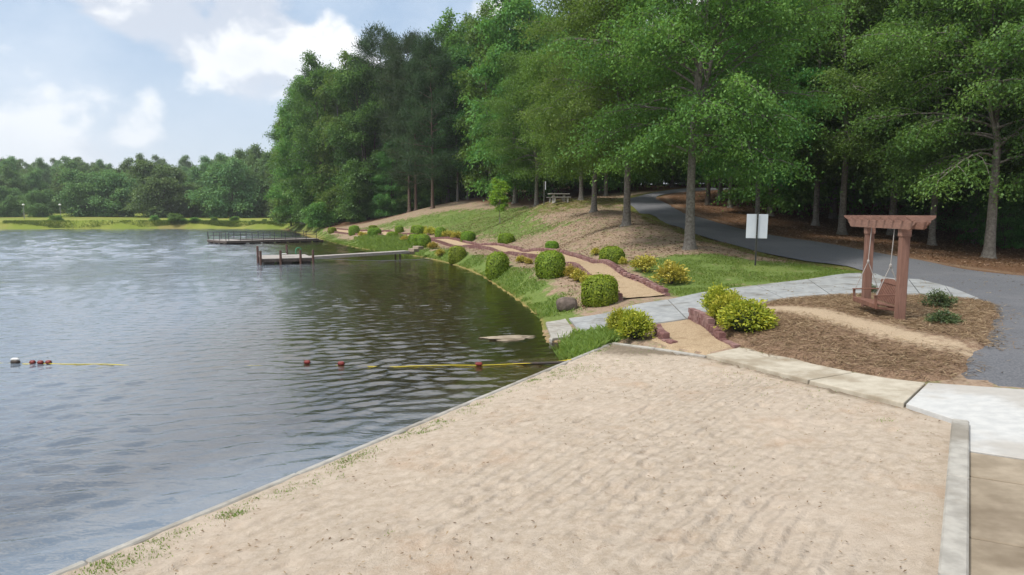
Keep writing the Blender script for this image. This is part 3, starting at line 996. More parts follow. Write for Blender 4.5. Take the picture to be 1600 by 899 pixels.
def edging(name, path, face, courses, label, z_off=.0, sink=.03, far_from=None, step=.292, steps_down=None):
    """path (n,2) dense polyline; face=+1 puts the split face on the left of travel"""
    e = empty(name, (path[0][0], path[0][1], 0), label=label, cat='edging', group='red block edgings beside the walks')
    Lc = np.concatenate([[0], np.cumsum(np.linalg.norm(np.diff(path, axis=0), axis=1))])
    far = MB()
    for c_ in range(courses):
        s = step * (.5 * (c_ % 2) + .5)
        while s < Lc[-1]:
            if steps_down and c_ >= steps_down(s / Lc[-1]):
                s += step
                continue
            x, y = np.interp(s, Lc, path[:, 0]), np.interp(s, Lc, path[:, 1])
            x2, y2 = np.interp(min(s + .1, Lc[-1]), Lc, path[:, 0]), np.interp(min(s + .1, Lc[-1]), Lc, path[:, 1])
            x1, y1 = np.interp(max(s - .1, 0), Lc, path[:, 0]), np.interp(max(s - .1, 0), Lc, path[:, 1])
            an = math.atan2(y2 - y1, x2 - x1) + (0 if face < 0 else math.pi)
            z = gz(x, y) + z_off + .0675 - sink + c_ * .137
            if far_from and y > far_from:
                dx, dy = math.cos(an), math.sin(an)
                far.box((x, y, z), (.28, .19, .135), ((dx, dy, 0), (-dy, dx, 0), (0, 0, 1)))
            else:
                o = obj('block', rb.choice(BLK), e, (x - path[0][0] + rb.uniform(-.012, .012), y - path[0][1] + rb.uniform(-.012, .012), z + rb.uniform(-.008, .008)),
                        (rb.uniform(-.03, .03), rb.uniform(-.03, .03), an + rb.uniform(-.07, .07)))
            s += step
    if far.V:
        o = far.build('far_blocks', M['block_a'], e)
        o.location = (-path[0][0], -path[0][1], 0)
        o['kind'] = 'stuff'
    return e


pu_edge = path_u + 0
pl_edge = path_l + 0
edging('block_edging', pu_edge, +1, 2, 'long low red block edging on the uphill side of the mulch path', sink=.01, far_from=62)
edging('block_edging', pl_edge, -1, 2, 'long low red block edging on the lake side of the mulch path', sink=.05, far_from=60)
b2 = smoothpath([hit(1026, 517)[:2], hit(1031, 527)[:2], hit(1040, 534)[:2], hit(1053, 539)[:2]], .05)
edging('block_edging', b2, -1, 2, 'short curved red block edging beside the lone golden shrub', sink=.05, steps_down=lambda f: 2 if f < .75 else 1)
b3 = smoothpath([hit(1079, 499)[:2], hit(1095, 507)[:2], hit(1112, 520)[:2], hit(1128, 533)[:2], hit(1150, 542)[:2]], .05)
edging('block_edging', b3, +1, 3, 'stepped red block wall holding up the pine straw bed', sink=.06, steps_down=lambda f: 3 if f < .62 else (2 if f < .85 else 1))

# ---- pergola
pn, pf = hit(1405, 507), hit(1352, 486.5)
A3 = (pf - pn)
A3[2] = 0
span = np.linalg.norm(A3)
A3 /= span
B3 = np.array([A3[1], -A3[0], 0])
UP = np.array([0, 0, 1.0])
pz = min(pn[2], pf[2])
pn[2] = pf[2] = pz


def uvp(p):
    d = np.array(p, float) - np.array([0, 0, CAMZ])
    f_ = d[1] * CP - d[2] * SP
    return 800 + F * d[0] / f_, 449.5 - F * (d[1] * SP + d[2] * CP) / f_


def solve_s(u, off, z):
    s = np.linspace(-3, 6, 2000)
    uu = np.array([uvp(pn + A3 * k + B3 * off + UP * z)[0] for k in s])
    return s[np.argmin(np.abs(uu - u))]


perg = empty('pergola', tuple(pn), label='brown two post wooden pergola standing in the pine straw bed', cat='pergola')
PL = lambda m: setattr(m, 'location', tuple(-pn)) or m
PH = 2.26
for p in (pn, pf):
    mb = MB().box(p + UP * (PH / 2 - .1), (.19, .19, PH + .2), (A3, B3, UP), .012)
    po = PL(mb.build('post', M['redwood'], perg))
    mb = MB().box(p + UP * (PH - .09), (.225, .225, .18), (A3, B3, UP), .012)
    cap = mb.build('post_collar', M['redwood_b'], po)
s0, s1 = solve_s(1433, -.12, PH + .1), solve_s(1327, -.12, PH + .1)
bh = .20
for off in (-.138, .138):
    prof = [(s0 + .30, PH), (s0 + .2, PH + .03), (s0 + .17, PH + .08), (s0 + .06, PH + .11), (s0, PH + .16), (s0, PH + bh), (s1, PH + bh), (s1, PH + .16), (s1 - .06, PH + .11),
            (s1 - .17, PH + .08), (s1 - .2, PH + .03), (s1 - .30, PH)]
    PL(MB().prism(prof, -.022, .022, pn + B3 * off, A3, UP, B3).build('beam', M['redwood_b'], perg))
nsl = 9
for k in range(nsl):
    s = s0 + .12 + (s1 - s0 - .24) * k / (nsl - 1)
    hl = .30
    z0 = PH + bh - .035
    prof = [(-hl + .16, z0), (-hl + .10, z0 + .03), (-hl + .04, z0 + .07), (-hl, z0 + .11), (-hl, z0 + .15), (hl, z0 + .15), (hl, z0 + .11), (hl - .04, z0 + .07), (hl - .10, z0 + .03), (hl - .16, z0)]
    PL(MB().prism(prof, -.019, .019, pn + A3 * s, B3, UP, A3).build('top_slat', M['redwood_b'], perg))

# ---- porch swing hanging from it
sw_c = pn + A3 * (span * .52) + B3 * (-.05)
swg = empty('porch_swing', tuple(sw_c), label='brown slatted porch swing hanging on ropes from the pergola', cat='swing')
SL = lambda m: setattr(m, 'location', tuple(-sw_c)) or m
SW = .74                                # half width
sp_ = lambda a, b, z: sw_c + A3 * a + B3 * b + UP * z
seat_h = .42
for k in range(6):
    b_ = -.36 + k * .083
    SL(MB().box(sp_(0, b_ + .035, seat_h - .012 * k), (2 * SW, .066, .022), (A3, B3, UP), .004).build('seat_slat', M['swing'], swg))
SL(MB().box(sp_(0, -.375, seat_h - .045), (2 * SW + .04, .03, .11), (A3, B3, UP), .005).build('front_rail', M['swing'], swg))
SL(MB().box(sp_(0, .13, seat_h - .09), (2 * SW, .035, .08), (A3, B3, UP), .005).build('rear_rail', M['swing'], swg))
lean = np.array([0, .32, .95])
lean /= np.linalg.norm(lean)
lv = B3 * lean[1] + UP * lean[2]
ln = np.cross(A3, lv)
for k in range(15):
    a = -SW + .05 + (2 * SW - .1) * k / 14
    arch = .04 * (1 - (a / SW) ** 2)
    q0 = sp_(a, .14, seat_h - .03)
    SL(MB().box(q0 + lv * (.25 + arch / 2), (.052, .02, .5 + arch), (A3, ln, lv), .003).build('back_slat', M['swing'], swg))
prof = [(-SW, .47), (SW, .47), (SW, .545), (SW * .5, .59), (0, .605), (-SW * .5, .59), (-SW, .545)]
SL(MB().prism(prof, -.03, -.008, sp_(0, .14, seat_h - .03), A3, lv, ln).build('back_rail', M['swing'], swg))
SL(MB().box(sp_(0, .14, seat_h - .03) + lv * .09 + ln * .022, (2 * SW, .022, .07), (A3, ln, lv), .003).build('back_rail', M['swing'], swg))
for sgn in (-1, 1):
    a = sgn * (SW + .03)
    SL(MB().bar(sp_(a, -.40, seat_h + .215), sp_(a, .24, seat_h + .235), .085, .028, bev=.006).build('arm_rest', M['swing'], swg))
    SL(MB().bar(sp_(a, -.33, seat_h - .12), sp_(a, -.37, seat_h + .20), .035, .06, up=tuple(B3), bev=.006).build('arm_support', M['swing'], swg))
    SL(MB().bar(sp_(a * .97, -.36, seat_h - .08), sp_(a * .97, .16, seat_h - .13), .03, .06, bev=.004).build('side_rail', M['swing'], swg))
    top = sp_(a * .98, -.02, PH - .0)
    knot = sp_(a * .98, -.06, seat_h + .95)
    mb = MB().tube([top, knot], .010, 6)
    SL(mb.build('rope', M['rope'], swg))
    SL(MB().tube([knot + UP * .05, knot + UP * .02, knot - UP * .03, knot - UP * .05], [.012, .032, .03, .012], 8).build('knot', M['rope'], swg))
    SL(MB().tube([knot, sp_(a * .99, -.34, seat_h + .22), sp_(a * .99, -.34, seat_h - .05)], .011, 6).build('rope', M['rope'], swg))
    SL(MB().tube([knot, sp_(a * .99, .22, seat_h + .23), sp_(a * .99, .16, seat_h - .08)], .011, 6).build('rope', M['rope'], swg))

# ---- sign seen from behind
sb = hit(1180, 415)
sg = empty('road_sign', tuple(sb), label='blank pale back of a sign on a slim steel post by the road', cat='sign')
mb = MB()
for dx in (-.028, .028): mb.box((dx, 0, 1.06), (.012, .045, 2.5))
mb.box((0, .02, 1.06), (.056, .012, 2.5))
mb.build('post', M['dark_steel'], sg)
mb = MB().box((.0, .055, 1.76), (.92, .012, 1.08), None, .005)
pnl = mb.build('panel', M['sign_back'], sg)
for zz in (1.4, 2.1): MB().tube([(0, -.06, zz), (0, .06, zz)], .014, 8).build('bolt', M['steel'], pnl)
sg.rotation_euler = (0, math.radians(.8), math.radians(-8))

# ---- boulder and broken slab
def lump_mesh(name, mat, sx, sy, sz, seed, sub=4, amp=.16, flat=.0):
    import bmesh
    bm = bmesh.new()
    bmesh.ops.create_icosphere(bm, subdivisions=sub, radius=1)
    V = np.array([v.co for v in bm.verts])
    n_ = (fbm(V[:, 0] * 1.3 + 5, V[:, 1] * 1.3 + V[:, 2], seed, 4, 1.0) - .5) * 2 + (fbm(V[:, 2] * 1.3 + 9, V[:, 0] - V[:, 1], seed + 1, 4, 1.2) - .5)
    V = np.sign(V) * np.abs(V) ** .82
    V *= (1 + amp * n_)[:, None]
    V[:, 2] = np.maximum(V[:, 2], -.55)
    for v, c_ in zip(bm.verts, V): v.co = (c_[0] * sx, c_[1] * sy, c_[2] * sz)
    me = bpy.data.meshes.new(name)
    bm.to_mesh(me)
    bm.free()
    me.materials.append(mat)
    me.polygons.foreach_set('use_smooth', np.ones(len(me.polygons), dtype=bool))
    return me


p = hit(887, 484)
o = obj('boulder', lump_mesh('boulder', M['boulder'], .37, .30, .30, 71), None, (p[0], p[1] + .15, p[2] + .13))
tag(o, 'brown rounded boulder on the grass above the boat ramp', 'boulder')
p = PZ(796, 528, .0)
o = obj('broken_slab', lump_mesh('broken_slab', M['concrete_old'], .74, .36, .055, 83, 4, .7), None, (p[0], p[1], -.022), (0, 0, .12))
tag(o, 'broken pale concrete slab lying awash beyond the end of the ramp', 'slab')

# ---- docks
def dock_deck(mb, a, d, L, s, wd, z, bw=.14):
    """boards across the run a + d*t, t in 0..L"""
    n = int(L / (bw + .008))
    for k in range(n):
        t_ = (k + .5) * L / n
        mb.box((*(a + d * t_), z), (L / n - .008, wd, .035), ((d[0], d[1], 0), (s[0], s[1], 0), (0, 0, 1)))


fl, fr2 = PZ(409, 405, .42)[:2], PZ(489, 403, .42)[:2]
d_ = (fr2 - fl)
Lf = np.linalg.norm(d_)
d_ /= Lf
s_ = np.array([-d_[1], d_[0]])
DP = 4.6
dk = empty('floating_dock', (*fl, 0), label='nearer wooden dock platform with short brown posts and a long gangway', cat='dock')
DL = lambda m: setattr(m, 'location', (-fl[0], -fl[1], 0)) or m
mb = MB()
dock_deck(mb, fl + s_ * DP / 2, d_, Lf, s_, DP, .42)
o = DL(mb.build('deck_boards', M['greywood'], dk)); o['kind'] = 'stuff'
mb = MB()
for a, b in ((fl, fl + d_ * Lf), (fl + s_ * DP, fl + s_ * DP + d_ * Lf), (fl, fl + s_ * DP), (fl + d_ * Lf, fl + d_ * Lf + s_ * DP)):
    mb.bar((*a, .29), (*b, .29), .06, .21)
DL(mb.build('rim_frame', M['darkwood'], dk))
for k, f_ in enumerate((.14, .5, .86)):
    c_ = fl + d_ * Lf * f_ + s_ * DP / 2
    DL(MB().box((*c_, .06), (.75, DP - .3, .30), ((*d_, 0), (*s_, 0), (0, 0, 1)), .05).build('float_drum', M['black_float'], dk))
for a, top in ((fl - d_ * .08 - s_ * .08, 1.0), (fl + d_ * Lf * .36 - s_ * .1, 1.02), (fl + d_ * Lf * .75 - s_ * .1, 1.02), (fl + d_ * Lf - s_ * .1, 1.0),
               (fl + s_ * DP * .55 - d_ * .1, 1.25), (fl + d_ * Lf * .62 + s_ * (DP + .1), 1.2)):
    DL(MB().tube([(*a, -1.6), (*a, top - .02), (*a, top)], [.085, .085, .07], 10).build('post', M['postwood'], dk))
g0 = fl + d_ * (Lf + .02) + s_ * 1.3
g1 = PZ(635, 392, .62)[:2]
gd = g1 - g0
gL = np.linalg.norm(gd)
gd /= gL
gs = np.array([-gd[1], gd[0]])
mb = MB()
n = int(gL / .148)
for k in range(n):
    t_ = (k + .5) / n
    mb.box((*(g0 + gd * gL * t_), .44 + .17 * t_), (gL / n - .008, 1.15, .035), ((*gd, .17 / gL), (*gs, 0), (0, 0, 1)))
o = DL(mb.build('gangway_boards', M['greywood'], dk)); o['kind'] = 'stuff'
for sg_ in (-.55, .55):
    DL(MB().bar((*(g0 + gs * sg_), .34), (*(g1 + gs * sg_), .51), .05, .17).build('gangway_beam', M['greywood'], dk))
tt = g0 + gd * gL * .9
for sg_ in (-.4, .4): DL(MB().tube([(*(tt + gs * sg_), -.9), (*(tt + gs * sg_), .48)], .07, 8).build('post', M['postwood'], dk))

# hoop ladder, white and black seat, orange-ended mooring cable on the dock
lc = fl + d_ * (Lf * .87) + s_ * (DP - .05)
ld = empty('dock_ladder', (*lc, .42), label='green hoop hand rail of a swim ladder on the nearer dock', cat='ladder')
ld.rotation_euler = (0, 0, math.atan2(d_[1], d_[0]))
for yy in (0, .12):
    th = np.linspace(0, math.pi, 11)
    MB().tube([(-.21, yy, -.05), (-.21, yy, .35)] + [(-.21 * math.cos(a), yy, .35 + .2 * math.sin(a)) for a in th[1:-1]] + [(.21, yy, .35), (.21, yy, -.05)], .028, 8).build('hoop', M['green_tube'], ld, True)
for zz in (-.5, -.2): MB().bar((-.2, .12, zz), (.2, .12, zz), .06, .03).build('rung', M['green_tube'], ld)
for sx_ in (-.21, .21): MB().tube([(sx_, .12, -.7), (sx_, .12, 0)], .025, 8).build('side_rail', M['green_tube'], ld)
cc_ = fl + d_ * (Lf * .46) + s_ * 1.5
ch = empty('deck_chair', (*cc_, .44), label='white folding chair with a dark back on the nearer dock', cat='chair')
ch.rotation_euler = (0, 0, math.radians(20))
MB().box((0, 0, .24), (.44, .42, .035), None, .01).build('seat', M['white_float'], ch)
MB().box((.26, 0, .5), (.035, .42, .46), ((.94, 0, -.34), (0, 1, 0), (.34, 0, .94)), .01).build('backrest', M['black_float'], ch)
for x_ in (-.18, .18):
    for y_ in (-.19, .19): MB().tube([(x_ * 1.25, y_, 0), (x_, y_, .23)], .014, 6).build('leg', M['white_float'], ch)
ca_, cb_ = np.array([*(fl + d_ * (Lf + .1)), .4]), PZ(690, 403, .1)
t_ = np.linspace(0, 1, 16)[:, None]
cp_ = ca_ * (1 - t_) + cb_ * t_
cp_[:, 2] -= .22 * np.sin(np.pi * t_[:, 0])
cp_[:, 2] = np.maximum(cp_[:, 2], .03)
o = MB().tube(cp_, .018, 5).build('mooring_cable', M['steel'])
tag(o, 'thin pale mooring cable from the nearer dock to the bank', 'cable')

# stone steps at the gangway foot
st0 = np.array([*g1, 0])
stp = empty('stone_steps', (*g1, 0), label='grey stone steps from the gangway foot up the bank', cat='steps')
dr = np.array([*gd, 0])
for k in range(3):
    c_ = st0 + dr * (.25 + .42 * k) + UP * (.46 + .19 * k)
    o = MB().box(c_, (.5, 1.0, .26), ((*gd, 0), (*gs, 0), (0, 0, 1)), .025).build('step', M['concrete_old'], stp)
    o.location = (-g1[0], -g1[1], 0)

# ---- farther dock with railings
a0, a1 = PZ(354, 377, .42)[:2], PZ(498, 371.6, .55)[:2]
e_ = a1 - a0
EL = np.linalg.norm(e_)
e_ /= EL
n_ = np.array([-e_[1], e_[0]])
fdk = empty('railed_dock', (*a0, 0), label='farther long wooden dock with thin dark railings', cat='dock')
FL_ = lambda m: setattr(m, 'location', (-a0[0], -a0[1], 0)) or m
PW, PD, GW = 2.6, 6.2, 1.7
mb = MB()
dock_deck(mb, a0 + n_ * PD / 2, e_, PW, n_, PD, .42)
dock_deck(mb, a0 + e_ * PW + n_ * GW / 2, e_, EL - PW, n_, GW, .425)
dock_deck(mb, a0 + e_ * PW + n_ * (PD - .3), e_, EL - PW + 1.5, n_, .5, .425)
o = FL_(mb.build('deck_boards', M['greywood'], fdk)); o['kind'] = 'stuff'
mb = MB()
mb.bar((*a0, .27), (*(a0 + e_ * EL), .30), .06, .26)
mb.bar((*(a0 + n_ * .03), .27), (*(a0 + n_ * PD), .27), .06, .26)
mb.bar((*(a0 + e_ * PW + n_ * GW), .27), (*(a0 + e_ * EL + n_ * GW), .27), .06, .24)
mb.bar((*(a0 + e_ * PW + n_ * (PD - .55)), .27), (*(a0 + e_ * (EL + 1.5) + n_ * (PD - .55)), .27), .06, .24)
FL_(mb.build('rim_frame', M['darkwood'], fdk))
for k in range(4):
    c_ = a0 + e_ * .1 + n_ * (.7 + 1.6 * k)
    FL_(MB().tube([(*(c_ - e_ * .15), .1), (*(c_ + e_ * (PW - .2)), .1)], .27, 12).build('float_drum', M['black_float'], fdk))
for k in range(6):
    c_ = a0 + e_ * (PW + 1.2 + k * 1.7) + n_ * GW * .5
    FL_(MB().box((*c_, .08), (.8, GW - .2, .3), ((*e_, 0), (*n_, 0), (0, 0, 1)), .05).build('float_drum', M['black_float'], fdk))


def rail(p0, p1, n):
    mb = MB()
    for zz in (.98, 1.4): mb.tube([(*p0, zz), (*p1, zz)], .03, 6)
    FL_(mb.build('rail', M['dark_steel'], fdk))
    for k in range(n):
        c_ = p0 + (p1 - p0) * k / (n - 1)
        FL_(MB().tube([(*c_, .3), (*c_, 1.42)], .04, 6).build('rail_post', M['dark_steel'], fdk))


rail(a0 + e_ * .05 + n_ * .3, a0 + e_ * .05 + n_ * (PD - .05), 4)
rail(a0 + e_ * .1 + n_ * (PD - .05), a0 + e_ * (EL + 1) + n_ * (PD - .05), 9)
rail(a0 + e_ * .3 + n_ * .06, a0 + e_ * (EL - .3) + n_ * .06, 9)

# ---- swim line: rope and floats
def on_water(u, v): return PZ(u, v, .02)


rp = [PZ(893, 562, .2), PZ(860, 566, .08), on_water(800, 569), on_water(748, 571), on_water(690, 570.5), on_water(620, 571), on_water(535, 570), on_water(475, 568), on_water(405, 569.5),
      on_water(300, 571), on_water(200, 570), on_water(105, 568.5), on_water(50, 567.5), on_water(-40, 566), on_water(-200, 567)]
pr = smoothpath(rp, .15)
pr[:, 2] += (fbm(pr[:, 0], pr[:, 1], 77, 3, .5) - .62) * .16 * ss(-pr[:, 0], 1.2, 3.5)
o = MB().tube(pr, .0095, 5).build('swim_rope', M['yellow_rope'])
tag(o, 'yellow swim line rope floating on the lake from the beach kerb', 'rope')


def float_ob(u, v, mat, label, wd=.2, r_=.05, two=None):
    p_ = PZ(u, v, .02)
    e = empty('rope_float', tuple(p_), label=label, cat='float', group='floats on the swim line')
    h_ = wd / 2
    xs = [-h_, -h_ + .02, -h_ * .4, h_ * .4, h_ - .02, h_]
    MB().tube([(x, 0, .02) for x in xs], [r_ * .6, r_ * .95, r_, r_, r_ * .95, r_ * .6], 14).build('barrel', mat, e, True)
    MB().tube([(-h_ - .02, 0, .02), (-h_, 0, .02)], r_ * .3, 8).build('end_ring', M['black_float'], e)
    MB().tube([(h_, 0, .02), (h_ + .02, 0, .02)], r_ * .3, 8).build('end_ring', M['black_float'], e)
    return e


float_ob(748, 570.5, M['red_float'], 'red float on the swim line nearest the beach kerb', .17)
float_ob(533, 569.5, M['red_float'], 'dull red float second from the beach kerb on the swim line', .15, .055)
float_ob(480, 567.5, M['red_float'], 'small dark red float third from the beach kerb on the swim line', .14, .05)
float_ob(76, 567.5, M['red_float'], 'red float at the right of three close together on the swim line', .125)
float_ob(63.5, 567.8, M['red_float'], 'red float in the middle of three close together on the swim line', .125)
float_ob(51, 567.5, M['red_float'], 'red float at the left of three close together on the swim line', .12)
e = float_ob(24, 567, M['black_float'], 'dark float with a white top at the far left of the swim line', .19, .06)
MB().tube([(-.10, 0, .075), (-.05, 0, .085), (.05, 0, .085), (.10, 0, .075)], [.02, .035, .035, .02], 10).build('white_cap', M['white_float'], e, True)
pb = smoothpath([PZ(884, 566, .12), PZ(850, 567.5, .05), PZ(800, 568, .02)], .1)
o = MB().tube(pb, .035, 8).build('drain_pipe', M['black_float'])
tag(o, 'short dark pipe running from the kerb into the lake beside the yellow rope', 'pipe')

# ---- picnic table on the ridge
pt = hit(873, 316)
tb = empty('picnic_table', tuple(pt), math.radians(12), 'grey concrete picnic table with benches under the ridge trees', 'table')
MB().box((0, 0, .74), (1.9, .8, .08), None, .015).build('table_top', M['bench_concrete'], tb)
for x_ in (-.5, .5): MB().prism([(-.28, -.1), (.28, -.1), (.16, .35), (.26, .70), (-.26, .70), (-.16, .35)], -.07, .07, (x_, 0, 0), (0, 1, 0), (0, 0, 1), (1, 0, 0)).build('leg', M['bench_concrete'], tb)
for y_ in (-.85, .85):
    b_ = MB().box((0, y_, .43), (1.8, .32, .07), None, .012).build('bench', M['bench_concrete'], tb)
    for x_ in (-.6, .6): MB().box((x_, y_, .17), (.14, .26, .46), None, .02).build('bench_leg', M['bench_concrete'], b_)
pp = hit(850, 320)
sp2 = empty('trail_post', tuple(pp), label='slim dark post with a narrow white plate on the ridge', cat='post')
MB().box((0, 0, 1.0), (.09, .09, 2.3), None, .01).build('post', M['dark_steel'], sp2)
MB().box((.13, -.02, 1.75), (.07, .02, .75), None, .004).build('plate', M['sign_back'], sp2)

# ---- lamps on the far bank
for u, lab in ((38, 'left one of two slim lamp posts on the far grass bank'), (95, 'right one of two slim lamp posts on the far grass bank')):
    b_ = PY(u, 341, 186)
    zb = gz(b_[0], b_[1])
    e = empty('lamp_post', (b_[0], b_[1], zb - .1), label=lab, cat='lamp post', group='lamp posts on the far bank')
    MB().tube([(0, 0, -.3), (0, 0, 1.5), (0, 0, 3.7)], [.10, .08, .06], 8).build('pole', M['steel'], e)
    MB().tube([(0, 0, 3.68), (0, 0, 3.75), (0, 0, 4.0), (0, 0, 4.1)], [.1, .36, .30, .05], 10).build('lamp_head', M['lamp_head'], e)
# ------------------------------------------------------------------ vegetation
M['bark_grey'] = mat_basic('grey_bark', (0.13, 0.115, 0.098), (0.25, 0.23, 0.205), 9, .95, .8, 14, cc=(0.09, 0.085, 0.06), cscale=1.2, bdist=.04)
M['bark_dark'] = mat_basic('dark_bark', (0.06, 0.05, 0.04), (0.125, 0.105, 0.088), 8, .95, .8, 12, bdist=.04)
M['bark_pine'] = mat_basic('pine_bark', (0.085, 0.058, 0.046), (0.18, 0.125, 0.10), 7, .95, .8, 10, bdist=.04)
M['leaf_oak'] = mat_leaf('oak_leaves', (0.048, 0.120, 0.026), (0.115, 0.235, 0.048), (0.22, 0.36, 0.08), .44)
M['leaf_deep'] = mat_leaf('deep_green_leaves', (0.028, 0.092, 0.024), (0.078, 0.20, 0.046), (0.175, 0.33, 0.078), .40)
M['leaf_bright'] = mat_leaf('fresh_green_leaves', (0.050, 0.115, 0.016), (0.105, 0.205, 0.032), (0.18, 0.30, 0.055), .40)
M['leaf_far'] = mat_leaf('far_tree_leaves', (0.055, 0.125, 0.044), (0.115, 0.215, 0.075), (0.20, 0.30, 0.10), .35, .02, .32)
M['needle'] = mat_leaf('pine_needles', (0.022, 0.054, 0.020), (0.046, 0.092, 0.034), (0.085, 0.14, 0.05), .2, .02, .2)
M['leaf_clip'] = mat_leaf('clipped_shrub_leaves', (0.085, 0.160, 0.010), (0.215, 0.335, 0.020), (0.38, 0.49, 0.048), .36, .02, .12)
M['leaf_gold'] = mat_leaf('golden_shrub_leaves', (0.085, 0.150, 0.012), (0.25, 0.32, 0.025), (0.52, 0.53, 0.06), .32, .02, .10)
M['leaf_amber'] = mat_leaf('amber_shrub_leaves', (0.15, 0.17, 0.02), (0.40, 0.37, 0.04), (0.58, 0.51, 0.08), .3, .03, .15)
M['leaf_azalea'] = mat_leaf('azalea_leaves', (0.026, 0.050, 0.014), (0.060, 0.095, 0.028), (0.14, 0.175, 0.06), .25, .04, .1)
M['blade'] = mat_leaf('grass_blades', (0.080, 0.140, 0.022), (0.175, 0.262, 0.045), (0.30, 0.38, 0.085), .5, .02, 0)
M['dry_leaf'] = mat_leaf('fallen_leaves', (0.085, 0.045, 0.026), (0.20, 0.125, 0.075), (0.38, 0.27, 0.175), .15, .03, 0)
M['straw_needle'] = mat_leaf('loose_pine_straw', (0.13, 0.072, 0.044), (0.27, 0.168, 0.108), (0.40, 0.285, 0.19), .1, .02, 0)
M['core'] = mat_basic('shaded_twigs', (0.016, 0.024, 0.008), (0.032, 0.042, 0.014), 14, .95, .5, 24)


def leaves_mesh(name, C, Ldir, Ndir, length, width, tint, mat, fold=.18):
    """one diamond leaf for every centre, folded along its midrib"""
    n = len(C)
    Ldir = Ldir / (np.linalg.norm(Ldir, axis=1, keepdims=True) + 1e-9)
    S = np.cross(Ldir, Ndir)
    S /= np.linalg.norm(S, axis=1, keepdims=True) + 1e-9
    N = np.cross(S, Ldir)
    length, width = np.broadcast_to(length, (n,))[:, None], np.broadcast_to(width, (n,))[:, None]
    a = C - Ldir * length * .5
    b = C + S * width * .5 + N * width * fold
    c = C + Ldir * length * .5
    d = C - S * width * .5 + N * width * fold
    V = np.stack([a, b, c, d], 1).reshape(-1, 3)
    q = np.arange(4 * n).reshape(n, 4)
    return mesh_np(name, V, q, mat, dict(tint=np.repeat(tint, 4)))


def curve_pts(p0, az, el, L, n, droop, rng, wob=.06):
    out = [np.array(p0, float)]
    d = np.array([math.cos(az) * math.cos(el), math.sin(az) * math.cos(el), math.sin(el)])
    for k in range(n):
        d = d + np.array([0, 0, -droop / n]) + rng.normal(0, wob, 3)
        d /= np.linalg.norm(d)
        out.append(out[-1] + d * L / n)
    return np.array(out)


class Tubes:
    def __init__(self): self.V, self.F, self.n = [], [], 0

    def add(self, P, R_, sides):
        V, q = tube(P, R_, sides)
        self.V.append(V)
        self.F.append(q + self.n)
        self.n += len(V)

    def mesh(self, name, mat): return mesh_np(name, np.vstack(self.V), np.vstack(self.F), mat, smooth=True)


